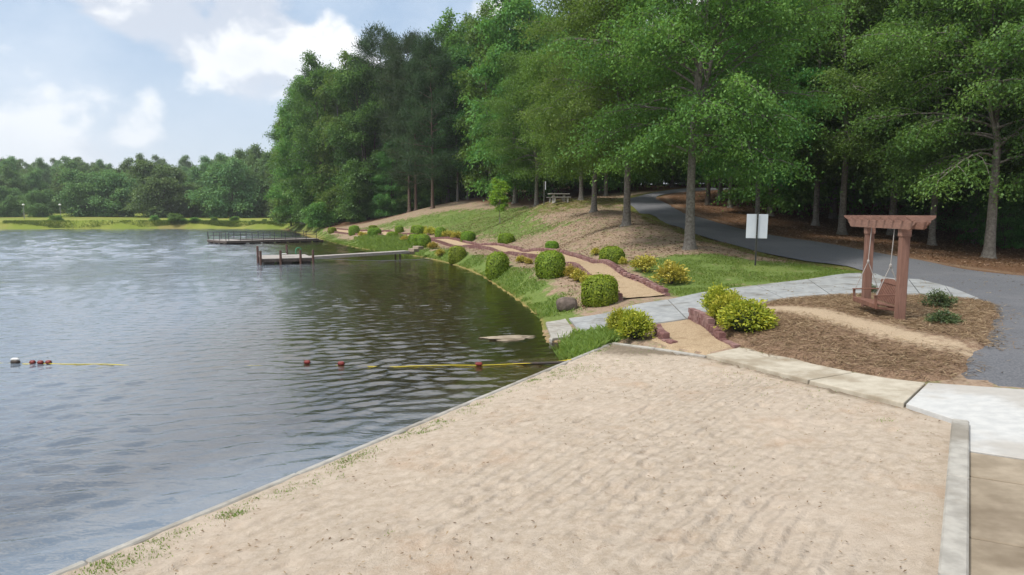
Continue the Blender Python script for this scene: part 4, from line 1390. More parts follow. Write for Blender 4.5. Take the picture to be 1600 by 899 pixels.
def tree_proto(seed, h, cr, cb, r0, kind='oak', leaf=.15, n_limb=44, sub=7, per=52, spray=.62, bark='bark_grey', lm='leaf_oak', top_el=70, low_el=8, prof=None, lean=0., flat=.26, bush=0.):
    """returns (trunk mesh, crown mesh) standing at the origin"""
    rng = np.random.default_rng(seed)
    T = Tubes()
    nt = 12
    tz = np.linspace(0, 1, nt)
    wob = np.cumsum(rng.normal(0, .10, (nt, 2)), 0) * (h / 18) * .8
    wob -= wob[0]
    tp = np.stack([wob[:, 0] * tz + lean * tz ** 1.3 * h, wob[:, 1] * tz, tz * h * .94], 1)
    tr = r0 * ((1 - tz) ** 1.15 * .94 + .06)
    base = np.array([[0, 0, -.35], [0, 0, 0], [tp[1, 0] * .08, tp[1, 1] * .08, .18], [tp[1, 0] * .3, tp[1, 1] * .3, .55]])
    fork = cb + .06
    lead_a = [rng.uniform(0, 6.28) + 2.1 * k + rng.uniform(-.4, .4) for k in range(3)]
    n_lead = 3 if kind == 'oak' else 1

    def trunk_at(t_, k_=0):
        p_ = np.array([np.interp(t_, tz, tp[:, k]) for k in range(3)])
        if n_lead > 1 and t_ > fork:
            s_ = ((t_ - fork) / (1 - fork)) ** .75 * cr * (.16 if k_ == 0 else .40)
            p_[:2] += s_ * np.array([math.cos(lead_a[k_]), math.sin(lead_a[k_])])
        return p_

    P = np.vstack([base, [trunk_at(a) for a in tz[1:]]])
    Rr = np.concatenate([[r0 * 1.75, r0 * 1.5, r0 * 1.22, r0 * 1.04], tr[1:]])
    V, qd = tube(P, Rr, 11)
    # root flare: push out on a few sides near the ground
    an = np.arctan2(V[:, 1], V[:, 0])
    fl_ = (1 + .32 * np.maximum(0, np.cos(an * 3 + rng.uniform(0, 6))) * ss(-V[:, 2], -.4, .1))
    V[:, :2] *= fl_[:, None]
    T.V.append(V); T.F.append(qd); T.n += len(V)
    prof = prof or (lambda t_: math.sin(math.pi * min(.98, .20 + .74 * t_)) ** .75)
    C, D, TI, SZ = [], [], [], []
    ga = rng.uniform(0, 6.28)

    for k_ in range(1, n_lead):
        tl = np.linspace(fork - .01, .9, 8)
        T.add(np.array([trunk_at(a, k_) for a in tl]), np.linspace(np.interp(fork, tz, tr) * .72, .03, 8), 7)

    for i in range(n_limb):
        tt = (i + rng.uniform(0, .9)) / n_limb
        t_ = cb + (1 - cb) * tt
        az = ga + i * 2.39996 + rng.normal(0, .35)
        L = cr * prof(tt) * rng.uniform(.72, 1.14)
        el = math.radians(low_el + (top_el - low_el) * tt ** 1.2 + rng.normal(0, 9))
        dr = (.95 if kind == 'oak' and low_el > 20 else .5) * (1 - tt) + .15
        if kind == 'pine': dr, el = -.15, math.radians(2 + 38 * tt + rng.normal(0, 7))
        k_ = i % n_lead
        if n_lead > 1: L *= .86
        pts = curve_pts(trunk_at(t_ * (.98 if k_ == 0 else .88), k_), az, el, L, 6, dr, rng)
        rl_ = max(.014, min(r0 * .30, .017 * L) * (1 - .5 * tt))
        T.add(pts, np.linspace(rl_, rl_ * .22, 7), 5)
        nsub = max(3, int(round(sub * (.5 + .5 * L / cr))))
        for j in range(nsub):
            s = .28 + .72 * (j + rng.uniform(0, .8)) / nsub
            p0 = np.array([np.interp(s * 6, np.arange(7), pts[:, k]) for k in range(3)])
            sd_ = 1 if j % 2 else -1
            a2 = az + sd_ * math.radians(rng.uniform(28, 72)) * (1 - .5 * s)
            L2 = L * .46 * (1.15 - .62 * s) * rng.uniform(.7, 1.25) + .25
            sp = curve_pts(p0, a2, el * .45 + rng.normal(0, .16), L2, 3, dr * .9, rng, .09)
            T.add(sp, np.linspace(rl_ * .42, rl_ * .1, 4), 3)
            shade = rng.random()
            for f_ in ((.45, .75, 1.0) if L2 > .9 else (.6, 1.0)):
                C.append([np.interp(f_ * 3, np.arange(4), sp[:, k]) for k in range(3)])
                D.append([math.cos(a2), math.sin(a2), 0])
                TI.append(.55 * shade + .45 * rng.random())
                SZ.append(rng.uniform(.75, 1.25))
        C.append(pts[-1]); D.append([math.cos(az), math.sin(az), 0]); TI.append(rng.random()); SZ.append(1.1)
        if bush:                                   # extra growth close to the stem
            for _ in range(2):
                f_ = rng.uniform(.2, .6)
                C.append([np.interp(f_ * 6, np.arange(7), pts[:, k]) for k in range(3)]); D.append([math.cos(az), math.sin(az), 0]); TI.append(rng.random() * .5); SZ.append(1.2)
    C, D, TI, SZ = np.array(C), np.array(D), np.array(TI), np.array(SZ)
    ns = len(C)
    k = per
    cen = np.repeat(C, k, 0)
    dd = np.repeat(D, k, 0)
    sz = np.repeat(SZ, k)[:, None] * spray
    lat = np.stack([-dd[:, 1], dd[:, 0], dd[:, 2]], 1)
    g = rng.normal(0, 1, (ns * k, 3))
    if kind == 'pine':
        off = g * np.array([.5, .5, .42])
        pos_ = cen + off * sz
        ld = g / (np.linalg.norm(g, axis=1, keepdims=True) + 1e-6) + np.array([0, 0, .45])
        nd = rng.normal(0, 1, (ns * k, 3))
        ln_, wd_ = leaf * rng.uniform(.8, 1.3, ns * k), leaf * .20
    else:
        off = dd * (g[:, :1] * .62) + lat * (g[:, 1:2] * .5)
        off[:, 2] += g[:, 2] * flat - .14 * (g[:, 0] ** 2 + g[:, 1] ** 2)
        pos_ = cen + off * sz
        ld = off * .5 + rng.normal(0, .55, (ns * k, 3)) + np.array([0, 0, -.28])
        nd = rng.normal(0, .36, (ns * k, 3)) + np.array([0, 0, .9]) + off * .3
        ln_ = leaf * rng.uniform(.65, 1.35, ns * k)
        wd_ = ln_ * .56
    tint = np.clip(np.repeat(TI, k) * .86 + rng.random(ns * k) * .14, 0, 1)
    keep = pos_[:, 2] > .15
    crown = leaves_mesh('crown', pos_[keep], ld[keep], nd[keep], ln_[keep], (wd_[keep] if not np.isscalar(wd_) else wd_), tint[keep], M[lm])
    return T.mesh('trunk', M[bark]), crown


def cone_prof(t_): return .25 + .85 * (1 - t_) ** .9
def tall_prof(t_): return math.sin(math.pi * min(.97, .30 + .66 * t_)) ** .6
def round_prof(t_): return math.sin(math.pi * min(.98, .16 + .80 * t_)) ** .6


PROTO = {
    'oak_a': tree_proto(101, 17.5, 6.6, .31, .26, leaf=.15, n_limb=66, sub=9, per=62, spray=.74, bush=1, low_el=26),
    'oak_b': tree_proto(102, 18.5, 6.3, .30, .24, leaf=.15, n_limb=62, sub=9, per=60, spray=.72, bush=1, low_el=28),
    'oak_c': tree_proto(103, 16.5, 6.0, .28, .23, leaf=.155, n_limb=58, sub=9, per=58, spray=.74, bush=1, low_el=24, lm='leaf_bright'),
    'wood_a': tree_proto(111, 21.0, 4.9, .30, .22, leaf=.24, n_limb=46, sub=7, per=38, spray=.85, lm='leaf_deep', bark='bark_dark', prof=tall_prof),
    'wood_b': tree_proto(112, 22.5, 4.4, .26, .20, leaf=.24, n_limb=46, sub=7, per=38, spray=.80, lm='leaf_deep', bark='bark_grey', prof=tall_prof),
    'edge_a': tree_proto(121, 22.0, 5.2, .05, .26, leaf=.28, n_limb=64, sub=7, per=34, spray=.78, lm='leaf_deep', bark='bark_dark', prof=round_prof, bush=1, flat=.34),
    'edge_b': tree_proto(122, 23.0, 4.6, .07, .24, leaf=.28, n_limb=62, sub=7, per=34, spray=.76, lm='leaf_oak', bark='bark_grey', prof=tall_prof, bush=1, flat=.34),
    'poplar': tree_proto(123, 24.0, 3.9, .14, .22, leaf=.30, n_limb=60, sub=6, per=34, spray=.85, lm='leaf_bright', bark='bark_grey', prof=tall_prof, top_el=78, low_el=22, flat=.32),
    'pine_a': tree_proto(131, 24.5, 4.3, .16, .24, kind='pine', leaf=.34, n_limb=62, sub=7, per=40, spray=.75, lm='needle', bark='bark_pine', prof=lambda t_: .95 * math.sin(math.pi * min(.96, .32 + .60 * t_)) ** .8),
    'pine_b': tree_proto(132, 25.5, 4.0, .42, .24, kind='pine', leaf=.34, n_limb=44, sub=7, per=42, spray=.80, lm='needle', bark='bark_pine', prof=round_prof),
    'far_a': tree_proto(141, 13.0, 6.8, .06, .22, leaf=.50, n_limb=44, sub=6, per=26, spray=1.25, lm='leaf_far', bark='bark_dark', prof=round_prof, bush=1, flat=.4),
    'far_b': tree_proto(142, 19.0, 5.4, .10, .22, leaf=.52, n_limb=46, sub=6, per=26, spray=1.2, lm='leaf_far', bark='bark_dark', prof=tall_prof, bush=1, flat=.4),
    'under': tree_proto(151, 5.5, 2.3, .12, .05, leaf=.17, n_limb=30, sub=5, per=30, spray=.42, lm='leaf_deep', bark='bark_dark', prof=round_prof),
    'sapling': tree_proto(152, 4.6, .62, .40, .04, leaf=.12, n_limb=26, sub=5, per=30, spray=.24, lm='leaf_clip', bark='bark_grey', prof=lambda t_: .55 + .7 * math.sin(math.pi * min(.95, .2 + .7 * t_)), low_el=35),
    'bank_bush': tree_proto(153, 3.4, 2.0, .03, .05, leaf=.24, n_limb=30, sub=5, per=28, spray=.55, lm='leaf_oak', bark='bark_dark', prof=round_prof, bush=1),
}
HGT = {k: max(v.co.z for v in m[1].vertices) for k, m in PROTO.items()}
rt = random.Random(21)
TREES = []                                          # (x, y, keep-out radius)


def plant(proto, x, y, s, label, group=None, name='leafy_tree', cat='tree', rz=None, z=None, sz=None):
    zb_ = gz(x, y) if z is None else z
    u_ = 800 + F * x / y
    if 50 < y < 170 and u_ < 790 and cat == 'tree':            # the wood thins out and gets lower towards the lake
        top_v = np.interp(u_, [440, 455, 478, 560, 590, 610, 640, 662, 690, 735, 765, 790], [250, 190, 92, 92, 62, 38, 56, 84, 40, 40, 8, -40])
        hmax = CAMZ + (HOR - top_v) / F * y - zb_
        s = min(s, hmax / HGT[proto] * rt.uniform(.98, 1.10))
    e = empty(name, (x, y, zb_ - .03), rt.uniform(0, 6.28) if rz is None else rz, label, cat, group)
    e.scale = (s, s, s * (sz or 1))
    tm, cm = PROTO[proto]
    obj('trunk', tm, e)
    obj('crown', cm, e)
    TREES.append((x, y))
    return e


def plant_uv(proto, u, v, s, label, **kw):
    p_ = hit(u, v)
    return plant(proto, p_[0], p_[1], s, label, **kw)


def plant_at(proto, u, v, y, s, label, **kw):
    p_ = PY(u, v, y)
    return plant(proto, p_[0], p_[1], s, label, **kw)


# trees that can be told apart
plant_uv('oak_a', 1077, 389, 1.0, 'large pale barked oak nearest the road between grass patch and asphalt', name='oak_tree', rz=.4)
plant_uv('oak_b', 979, 353, .98, 'dark trunked oak on the slope second from the road sign', name='oak_tree', rz=2.2)
plant_uv('oak_c', 928, 331, .95, 'slender oak on the ridge left of the dark trunked oak', name='oak_tree', rz=1.1)
plant_at('oak_c', 908, 317, 64, .9, 'oak with exposed roots on the ridge beside the picnic table', name='oak_tree', rz=4.0)
plant_at('oak_a', 1545, 404, 36, 1.02, 'thick pale trunk with flared roots beyond the road at far right', name='oak_tree', rz=3.3)
plant_at('oak_b', 1315, 364, 46, 1.02, 'tall pale trunk behind the pergola across the road', name='oak_tree', rz=5.1)
plant_at('wood_b', 1182, 372, 46, .85, 'thin straight trunk rising right behind the road sign', rz=.9)
plant_at('wood_b', 1523, 377, 45, .8, 'thin dark trunk just left of the thick flared trunk')
plant_at('wood_b', 1578, 376, 44, .8, 'thin dark trunk just right of the thick flared trunk')
plant_at('wood_a', 1106, 320, 64, .95, 'dark trunk on the inside of the road bend')
plant_at('wood_b', 1140, 335, 60, .9, 'slim trunk right of the road bend behind the pale oak')
plant_at('pine_a', 676, 323, 94, 1.05, 'dark spreading pine with a bare lower trunk on the ridge', name='pine_tree')
plant_at('wood_b', 715, 322, 96, .85, 'thin bare trunk just right of the spreading pine')
plant_at('wood_b', 731, 321, 98, .85, 'thin bare trunk between the spreading pine and the forked pale one')
plant_at('poplar', 766, 319, 92, 1.3, 'leaning pale trunk behind the sapling on the ridge')
plant_at('edge_b', 805, 316, 84, 1.25, 'leafy tree at the wood edge above the sapling')
plant_at('oak_c', 838, 315, 76, 1.0, 'light green drooping oak at the left end of the ridge', name='oak_tree')
plant_at('wood_a', 862, 312, 84, 1.0, 'trunk in the wood behind the picnic table')
plant_at('pine_b', 640, 340, 104, 1.28, 'tallest pine standing above the lakeside wood', name='pine_tree')
plant_at('pine_b', 606, 348, 112, 1.28, 'open topped pine left of the tallest pine', name='pine_tree')
plant_at('pine_a', 650, 334, 100, .9, 'dark pine low on the wood edge above the far shrubs', name='pine_tree')
plant_at('poplar', 700, 326, 106, 1.28, 'bright green pointed poplar above the spreading pine', name='poplar_tree')
plant_at('poplar', 738, 322, 112, 1.42, 'second bright green pointed poplar right of the first', name='poplar_tree')
plant_at('edge_a', 575, 351, 112, 1.22, 'dense dark tree right of the lakeside corner of the wood')
plant_at('edge_b', 545, 354, 118, 1.28, 'pale barked leafy tree in the lakeside wood')
plant_at('edge_a', 505, 357, 122, 1.36, 'great dense tree at the lakeside corner of the wood')
plant_at('edge_b', 476, 360, 134, 1.25, 'outermost tall tree overhanging the lake')
plant_at('edge_a', 612, 346, 107, .55, 'low dense tree under the pines by the slope')
plant_at('edge_a', 560, 353, 110, .42, 'low bright tree in front of the lakeside wood')
plant_at('bank_bush', 455, 361, 138, 1.7, 'pale green bush at the water edge of the lakeside wood', name='lakeside_bush', cat='bush')
plant_at('bank_bush', 500, 362, 112, 1.1, 'bush between the farther dock and the lakeside wood', name='lakeside_bush', cat='bush')
plant_uv('sapling', 781, 350, .98, 'small light green sapling alone on the grassy slope', name='sapling')

for x_, y_ in ((29, 97), (34, 94), (25, 100), (38, 99), (32, 103), (22, 95)): plant('edge_b', x_, y_, .8, 'leafy tree closing the view at the top of the road', 'trees at the top of the road')
for k in range(18):
    plant('edge_a', 9 + 3.6 * k + rt.uniform(-1, 1), 113 - .35 * k + rt.uniform(-3, 5), rt.uniform(.6, .8), 'dense tree at the back of the wood beyond the road', 'trees at the back of the wood')
# the wood itself
def free(x, y, dmin): return all((x - a) ** 2 + (y - b) ** 2 > dmin * dmin for a, b in TREES)


rd_mid = (np.array(rl[:110]) + np.array(rrp[:110])) / 2
LB1, GR1 = 'tall leafy tree standing deep in the dark wood beyond the road', 'trees in the wood beyond the road'
LB2, GR2 = 'tall leafy tree in the mass of the lakeside wood', 'trees in the lakeside wood'
cnt = 0
for k in range(4000):
    x, y = rt.uniform(8, 74), rt.uniform(33, 118)
    if cnt >= 120: break
    if float(line_dist(np.array([x]), np.array([y]), rd_mid)[0]) < 4.6: continue
    xe = np.interp(y, [27, 34, 39, 45, 53, 60, 66, 73, 84], [22, 20.5, 18.5, 17, 15, 14.8, 15.6, 16.6, 27])
    left = x < xe - 2 and y < 84
    if left and (y < 70 or x < 6): continue
    if x < xe + 2.5 and y < 84 and not left: continue
    if x / y > 1.05: continue
    if not free(x, y, 4.3 if y < 60 else 5.0): continue
    pr_ = rt.choice(['wood_a', 'wood_b', 'wood_a', 'wood_b', 'edge_b', 'oak_b'] if y > 50 else ['wood_a', 'wood_b', 'oak_b', 'oak_a'])
    plant(pr_, x, y, rt.uniform(.85, 1.12), LB1, GR1, sz=rt.uniform(.95, 1.08))
    cnt += 1
cnt = 0
for k in range(3000):
    if cnt >= 46: break
    y = rt.uniform(88, 160)
    x = rt.uniform(-52, 12)
    edge = np.interp(x, [-52, -40, -30, -20, -12, -5, 4, 12], [150, 132, 120, 108, 102, 98, 92, 90])
    if y < edge + 2 or y > edge + 34: continue
    if x / y < -.325: continue
    if not free(x, y, 5.0): continue
    plant(rt.choice(['edge_a', 'edge_b', 'wood_a', 'pine_b', 'edge_a', 'poplar']), x, y, rt.uniform(1.08, 1.3), LB2, GR2)
    cnt += 1
for k in range(46):                                   # young growth along the wood edge
    x, y = rt.uniform(17, 50), rt.uniform(36, 70)
    xe = np.interp(y, [27, 34, 39, 45, 53, 60, 66, 73], [24, 24, 23, 22, 20, 19, 19.5, 20])
    if x < xe + 6: continue
    plant('under', x, y, rt.uniform(.55, 1.15), 'young leafy bush in the shade of the wood beyond the road', 'undergrowth in the wood', name='understory_bush', cat='bush')
for k in range(16):
    u = 480 + k * 13 + rt.uniform(-5, 5)
    y = np.interp(u, [480, 560, 640, 700], [124, 113, 105, 99]) + rt.uniform(0, 5)
    plant_at('under', u, 350, y, rt.uniform(.7, 1.2), 'young leafy bush at the foot of the lakeside wood', group='undergrowth at the lakeside wood', name='understory_bush', cat='bush')

# far bank: separate round trees, taller row behind, wooded hill
fl_list = [(12, 210, 'far_a', .62, 'dark low tree left of the lamp posts'), (68, 206, 'far_a', .55, 'small round tree between the two far lamp posts'),
           (130, 212, 'far_a', .95, 'pale wide tree right of the far lamp posts'), (178, 214, 'far_a', .95, 'second pale wide tree right of the far lamp posts'),
           (248, 208, 'far_a', 1.10, 'large round dark tree in the middle of the far bank'), (300, 216, 'far_a', .70, 'smaller round tree between the two large ones on the far bank'),
           (365, 206, 'far_a', 1.12, 'large round dark tree at the right of the far bank')]
for u, y, pr_, s, lab in fl_list:
    plant_at(pr_, u, 341, y, s * 1.3, lab, name='round_tree', sz=.84)
LB3, GR3 = 'tree in the distant row behind the far grass bank', 'distant trees behind the far bank'
for u, y, s in [(-30, 222, .8), (20, 232, .85), (60, 238, .8), (105, 240, .78), (150, 244, .85), (195, 240, .8), (225, 246, .78), (290, 244, .75), (330, 232, 1.02), (352, 236, 1.08),
                (318, 226, .9), (385, 226, 1.12), (410, 222, 1.18), (430, 212, 1.12), (448, 208, 1.1), (395, 240, 1.15), (372, 244, 1.1), (440, 226, 1.15), (0, 226, .7)]:
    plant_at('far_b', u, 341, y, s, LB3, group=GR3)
n_h = 0
for k in range(900):                                  # hill wood, tree by tree
    x, y = rt.uniform(-330, 10), rt.uniform(252, 400)
    if x / y < -.95 or x / y > -.16: continue
    if not free(x, y, 9.0 + (y - 250) * .03): continue
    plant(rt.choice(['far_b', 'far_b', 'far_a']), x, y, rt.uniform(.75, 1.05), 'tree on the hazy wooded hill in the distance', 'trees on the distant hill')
    n_h += 1
    if n_h > 150: break

# ------------------------------------------------------------------ shrubs
def surf(x, y):
    """ground height as meshed, lumps included"""
    dl_ = -sdist(x, y, lake_poly)
    lm_ = (fbm(x, y, 3, 4, .55) - .5) * .16 * ss(dl_, .5, 3) * (y > 18) * (y < 140)
    return ground(x, y) + lm_ * (1 - .92 * ss(kd(x, y), -1.5, 0) * ss(-y, -34, -30))


def shrub_proto(seed, kind):
    """unit shrub (about 1 m wide, 1 m tall): foliage, twig core, stem"""
    rng = np.random.default_rng(seed)
    n = {'clip': 9000, 'gold': 5200, 'amber': 1500, 'azalea': 1500}[kind]
    g = rng.normal(0, 1, (n, 3))
    g /= np.linalg.norm(g, axis=1, keepdims=True)
    if kind == 'clip':
        pw = 3.0
        rad = (np.abs(g) ** pw).sum(1) ** (-1 / pw)
        lumps_ = 1 + .20 * (fbm(g[:, 0] * 2 + 7, g[:, 1] * 2 + g[:, 2] * 1.5, seed, 3, 1.3) - .5)
        rr_ = rad * lumps_ * (1 - np.abs(rng.normal(0, .05, n)) + (rng.random(n) < .05) * rng.uniform(.03, .14, n))
        pos_ = g * rr_[:, None] * np.array([.5, .5, .5])
        nd = g * 1.5 + rng.normal(0, .45, (n, 3)) + np.array([0, 0, .25])
        ld = rng.normal(0, 1, (n, 3)) + np.array([0, 0, .4])
        ld -= g * ((ld * g).sum(1) * .75)[:, None]
        ln_ = .062 * rng.uniform(.7, 1.35, n)
        wd_ = ln_ * .6
        tint = np.clip(.45 + .22 * g[:, 2] * 0 + rng.normal(0, .22, n), 0, 1)
    else:
        ns_ = {'gold': 170, 'amber': 46, 'azalea': 40}[kind]
        c_ = rng.normal(0, 1, (ns_, 3))
        c_ /= np.linalg.norm(c_, axis=1, keepdims=True)
        c_[:, 2] = np.abs(c_[:, 2]) * 1.0 - .25
        lump_ = rng.uniform(.72, 1.12, ns_) if kind == 'gold' else rng.uniform(.5, 1.15, ns_)
        c_ = c_ * np.array([.46, .46, .52]) * lump_[:, None]
        idx = rng.integers(0, ns_, n)
        sp_r = {'gold': .075, 'amber': .10, 'azalea': .085}[kind]
        off = rng.normal(0, sp_r, (n, 3))
        pos_ = c_[idx] + off
        dirn = c_[idx] / (np.linalg.norm(c_[idx], axis=1, keepdims=True) + 1e-6)
        ld = dirn + rng.normal(0, .6, (n, 3)) + np.array([0, 0, .3])
        nd = rng.normal(0, .6, (n, 3)) + dirn * .6 + np.array([0, 0, .5])
        ln_ = {'gold': .078, 'amber': .12, 'azalea': .10}[kind] * rng.uniform(.7, 1.35, n)
        wd_ = ln_ * (.5 if kind != 'azalea' else .38)
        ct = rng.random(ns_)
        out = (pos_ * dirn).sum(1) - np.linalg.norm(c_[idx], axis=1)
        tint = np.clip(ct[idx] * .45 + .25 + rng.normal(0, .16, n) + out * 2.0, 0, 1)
    pos_[:, 2] = pos_[:, 2] * 1.1 + (.45 if kind == 'clip' else .5)
    if kind == 'clip':                                # skirt: fuller towards the ground
        low_ = pos_[:, 2] < .2
        pos_[low_, 2] = np.maximum(pos_[low_, 2], .02 + .1 * rng.random(low_.sum()))
    k = pos_[:, 2] > .02
    lmn = {'clip': 'leaf_clip', 'gold': 'leaf_gold', 'amber': 'leaf_amber', 'azalea': 'leaf_azalea'}[kind]
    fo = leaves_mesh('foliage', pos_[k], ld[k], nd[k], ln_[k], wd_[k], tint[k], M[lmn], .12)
    core = None
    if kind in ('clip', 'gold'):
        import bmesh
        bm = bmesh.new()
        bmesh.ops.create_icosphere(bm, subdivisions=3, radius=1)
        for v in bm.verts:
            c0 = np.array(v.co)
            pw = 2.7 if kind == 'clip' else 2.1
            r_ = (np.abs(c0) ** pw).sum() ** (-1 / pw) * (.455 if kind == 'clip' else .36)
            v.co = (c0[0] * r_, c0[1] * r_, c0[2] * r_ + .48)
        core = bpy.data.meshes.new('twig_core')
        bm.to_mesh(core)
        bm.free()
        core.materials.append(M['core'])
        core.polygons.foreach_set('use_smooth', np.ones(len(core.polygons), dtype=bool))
    T = Tubes()
    for j in range(4 if kind in ('clip', 'gold') else 12):
        a = rng.uniform(0, 6.28)
        r_ = rng.uniform(.1, .34)
        T.add(np.array([[0, 0, -.08], [math.cos(a) * r_ * .4, math.sin(a) * r_ * .4, .22], [math.cos(a) * r_, math.sin(a) * r_, .62]]), [.022, .016, .008], 5)
    return fo, core, T.mesh('stem', M['bark_dark'])


SH = {k: [shrub_proto(200 + 10 * j + i, k) for i in range(3)] for j, k in enumerate(('clip', 'gold', 'amber', 'azalea'))}
si_ = [0]


def shrub(kind, u, v, wpx, hpx, label, group, name, at=None, dep=1.0):
    p_ = hit(u, v) if at is None else at
    dist = p_[1]
    w_, h_ = wpx * dist / F, hpx * dist / F
    cx_, cy_ = p_[0], p_[1] + w_ * .40 * dep
    ring_ = np.array([[cx_ + w_ * .3 * math.cos(a), cy_ + w_ * .3 * math.sin(a)] for a in np.arange(0, 6.28, .8)] + [[cx_, cy_]])
    zs_ = surf(ring_[:, 0], ring_[:, 1])
    zl_ = max(float(zs_.min()), float(zs_[-1]) - .3)
    h_ = h_ + max(0.0, p_[2] - zl_) * .3
    e = empty(name, (cx_, cy_, zl_ - .04), rt.uniform(0, 6.28), label, 'shrub', group)
    fo, core, stem = SH[kind][si_[0] % 3]
    si_[0] += 1
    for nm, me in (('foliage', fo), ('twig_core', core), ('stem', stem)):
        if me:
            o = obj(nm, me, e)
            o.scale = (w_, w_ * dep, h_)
    return e


CG = 'clipped round shrubs along the mulch path'
for u, v, w_, h_, lab in [
    (940, 479, 59, 50, 'largest clipped green shrub, nearest the concrete walk'), (861, 435, 47, 44, 'second large clipped shrub on the lake side of the path'),
    (777, 419, 38, 38, 'tall clipped shrub on the bank third from the concrete walk'), (714, 398.5, 28, 24, 'clipped shrub on the lake side fourth from the concrete walk'),
    (958, 413, 38, 30, 'clipped shrub uphill of the path nearest the concrete walk'), (863, 391, 21, 15, 'small clipped shrub half hidden behind the second large one'),
    (791, 381.5, 26, 18, 'clipped shrub uphill of the path below the sapling'), (731, 378.5, 23, 18, 'clipped shrub uphill beside the right end of the amber hedge'),
    (688, 374, 20, 19, 'clipped shrub between the two amber hedges uphill of the path'), (652, 367.5, 22, 16, 'clipped shrub left of the amber hedges uphill of the path'),
    (623, 364, 15, 12, 'small clipped shrub uphill of the path above the stone steps'), (659, 387.5, 26, 21, 'clipped shrub right beside the stone steps'),
    (646, 383.5, 18, 18, 'clipped shrub just behind the one beside the stone steps'), (612, 372.5, 20, 11, 'low clipped shrub above the tall bright grass'),
    (584, 369.5, 21, 14, 'clipped shrub left of the tall bright grass'), (552, 368, 17, 16, 'clipped shrub at the far end of the path'),
    (518, 365, 13, 10, 'leftmost small clipped shrub near the farther dock'), (582, 357.5, 12, 6, 'tiny clipped shrub uphill at the far end of the path')]:
    shrub('clip', u, v, w_, h_, lab, CG, 'clipped_shrub', dep=.9)
GG = 'golden mound shrubs'
for u, v, w_, h_, lab in [(996, 534, 56, 48, 'lone golden shrub at the corner of the beach kerb'), (972, 524, 40, 42, 'smaller golden shrub leaning behind the lone one at the beach corner'),
                          (1133, 494, 56, 46, 'rear golden shrub of the three beside the block wall'), (1143, 513, 58, 52, 'middle golden shrub of the three beside the block wall'),
                          (1176, 527, 84, 58, 'front and widest golden shrub of the three beside the block wall')]:
    shrub('gold', u, v, w_, h_, lab, GG, 'golden_shrub', dep=.9)
AG = 'low amber shrubs beside the path'
for u, v, w_, h_, lab in [(1052, 447, 46, 34, 'larger amber shrub in the grass uphill of the path end'), (1008, 428, 34, 28, 'amber shrub left of the larger one uphill of the path end'),
                          (893, 436, 20, 22, 'amber shrub right beside the second large clipped shrub'), (905, 442, 22, 20, 'amber shrub between the two largest clipped shrubs'),
                          (917, 447, 20, 18, 'low amber shrub touching the largest clipped shrub'), (660, 366, 16, 12, 'left end of the far amber hedge'), (672, 368, 18, 12, 'middle of the far amber hedge'),
                          (699, 373, 18, 13, 'left half of the nearer amber hedge'), (713, 375, 18, 13, 'right half of the nearer amber hedge'),
                          (676, 390, 16, 11, 'amber shrub on the bank right of the stone steps'), (688, 392, 14, 11, 'small amber shrub on the bank below the path'), (815, 412, 18, 12, 'amber tuft on the bank right of the tall clipped shrub'),
                          (826, 414, 12, 10, 'small amber tuft left of the second large clipped shrub'), (634, 379, 16, 10, 'amber shrub above the stone steps'), (566, 370, 14, 8, 'amber shrub at the far end of the path'),
                          (974, 413, 12, 12, 'small amber tuft at the foot of an uphill clipped shrub'), (931, 400, 14, 14, 'small yellowish tuft uphill of the path')]:
    shrub('amber', u, v, w_, h_, lab, AG, 'amber_shrub')
for u, v, w_, h_, lab in [(1478, 489, 48, 34, 'rear azalea bush in the pine straw right of the pergola'), (1484, 515, 52, 30, 'front azalea bush in the pine straw right of the pergola'),
                          (1365, 464, 22, 20, 'small azalea bush behind the far pergola post')]:
    shrub('azalea', u, v, w_, h_, lab, 'azaleas in the pine straw', 'azalea_bush')

# low bushes on the far waterline
for k, u in enumerate([84, 92, 236, 271, 283, 300, 330, 362, 392, 412, 432]):
    p_ = PZ(u, 356.5, .15)
    plant('bank_bush', p_[0], p_[1] + rt.uniform(.5, 2), rt.uniform(.3, .6) * (1.4 if u in (84, 271, 300) else 1), 'low bush on the far waterline below the grass bank', 'bushes on the far waterline', name='waterline_bush', cat='bush', sz=rt.uniform(.35, .7))

# ------------------------------------------------------------------ grass, litter, straw
def scatter_poly(poly, n, rng):
    P = np.array(poly)
    x, y = rng.uniform(P[:, 0].min() - .5, P[:, 0].max() + .5, n), rng.uniform(P[:, 1].min() - .5, P[:, 1].max() + .5, n)
    k = sdist(x, y, poly) + rng.normal(0, .25, n) > 0
    return x[k], y[k]


def blades(name, x, y, z, h, wd, label, mat='blade', tint=None, seed=3):
    r = np.random.default_rng(seed)
    n = len(x)
    base_ = np.stack([x, y, z - .02], 1)
    a = r.uniform(0, 6.28, n)
    h = h * r.uniform(.5, 1.35, n)
    s = np.stack([np.cos(a), np.sin(a), a * 0], 1) * (wd * r.uniform(.6, 1.3, n))[:, None]
    ln_ = np.stack([r.normal(0, .32, n), r.normal(0, .32, n), np.ones(n)], 1) * h[:, None]
    mid = base_ + ln_ * .55 + s * .2
    tip = base_ + ln_ + np.stack([r.normal(0, .25, n), r.normal(0, .25, n), -.1 * np.ones(n)], 1) * h[:, None]
    V = np.stack([base_ - s * .5, base_ + s * .5, mid + s * .32, tip], 1).reshape(-1, 3)
    ti = np.clip(.5 + r.normal(0, .2, n) if tint is None else tint + r.normal(0, .15, n), 0, 1)
    o = obj(name, mesh_np(name, V, np.arange(4 * n).reshape(n, 4), M[mat], dict(tint=np.repeat(ti, 4))))
    return tag(o, label, 'grass', kind='stuff')


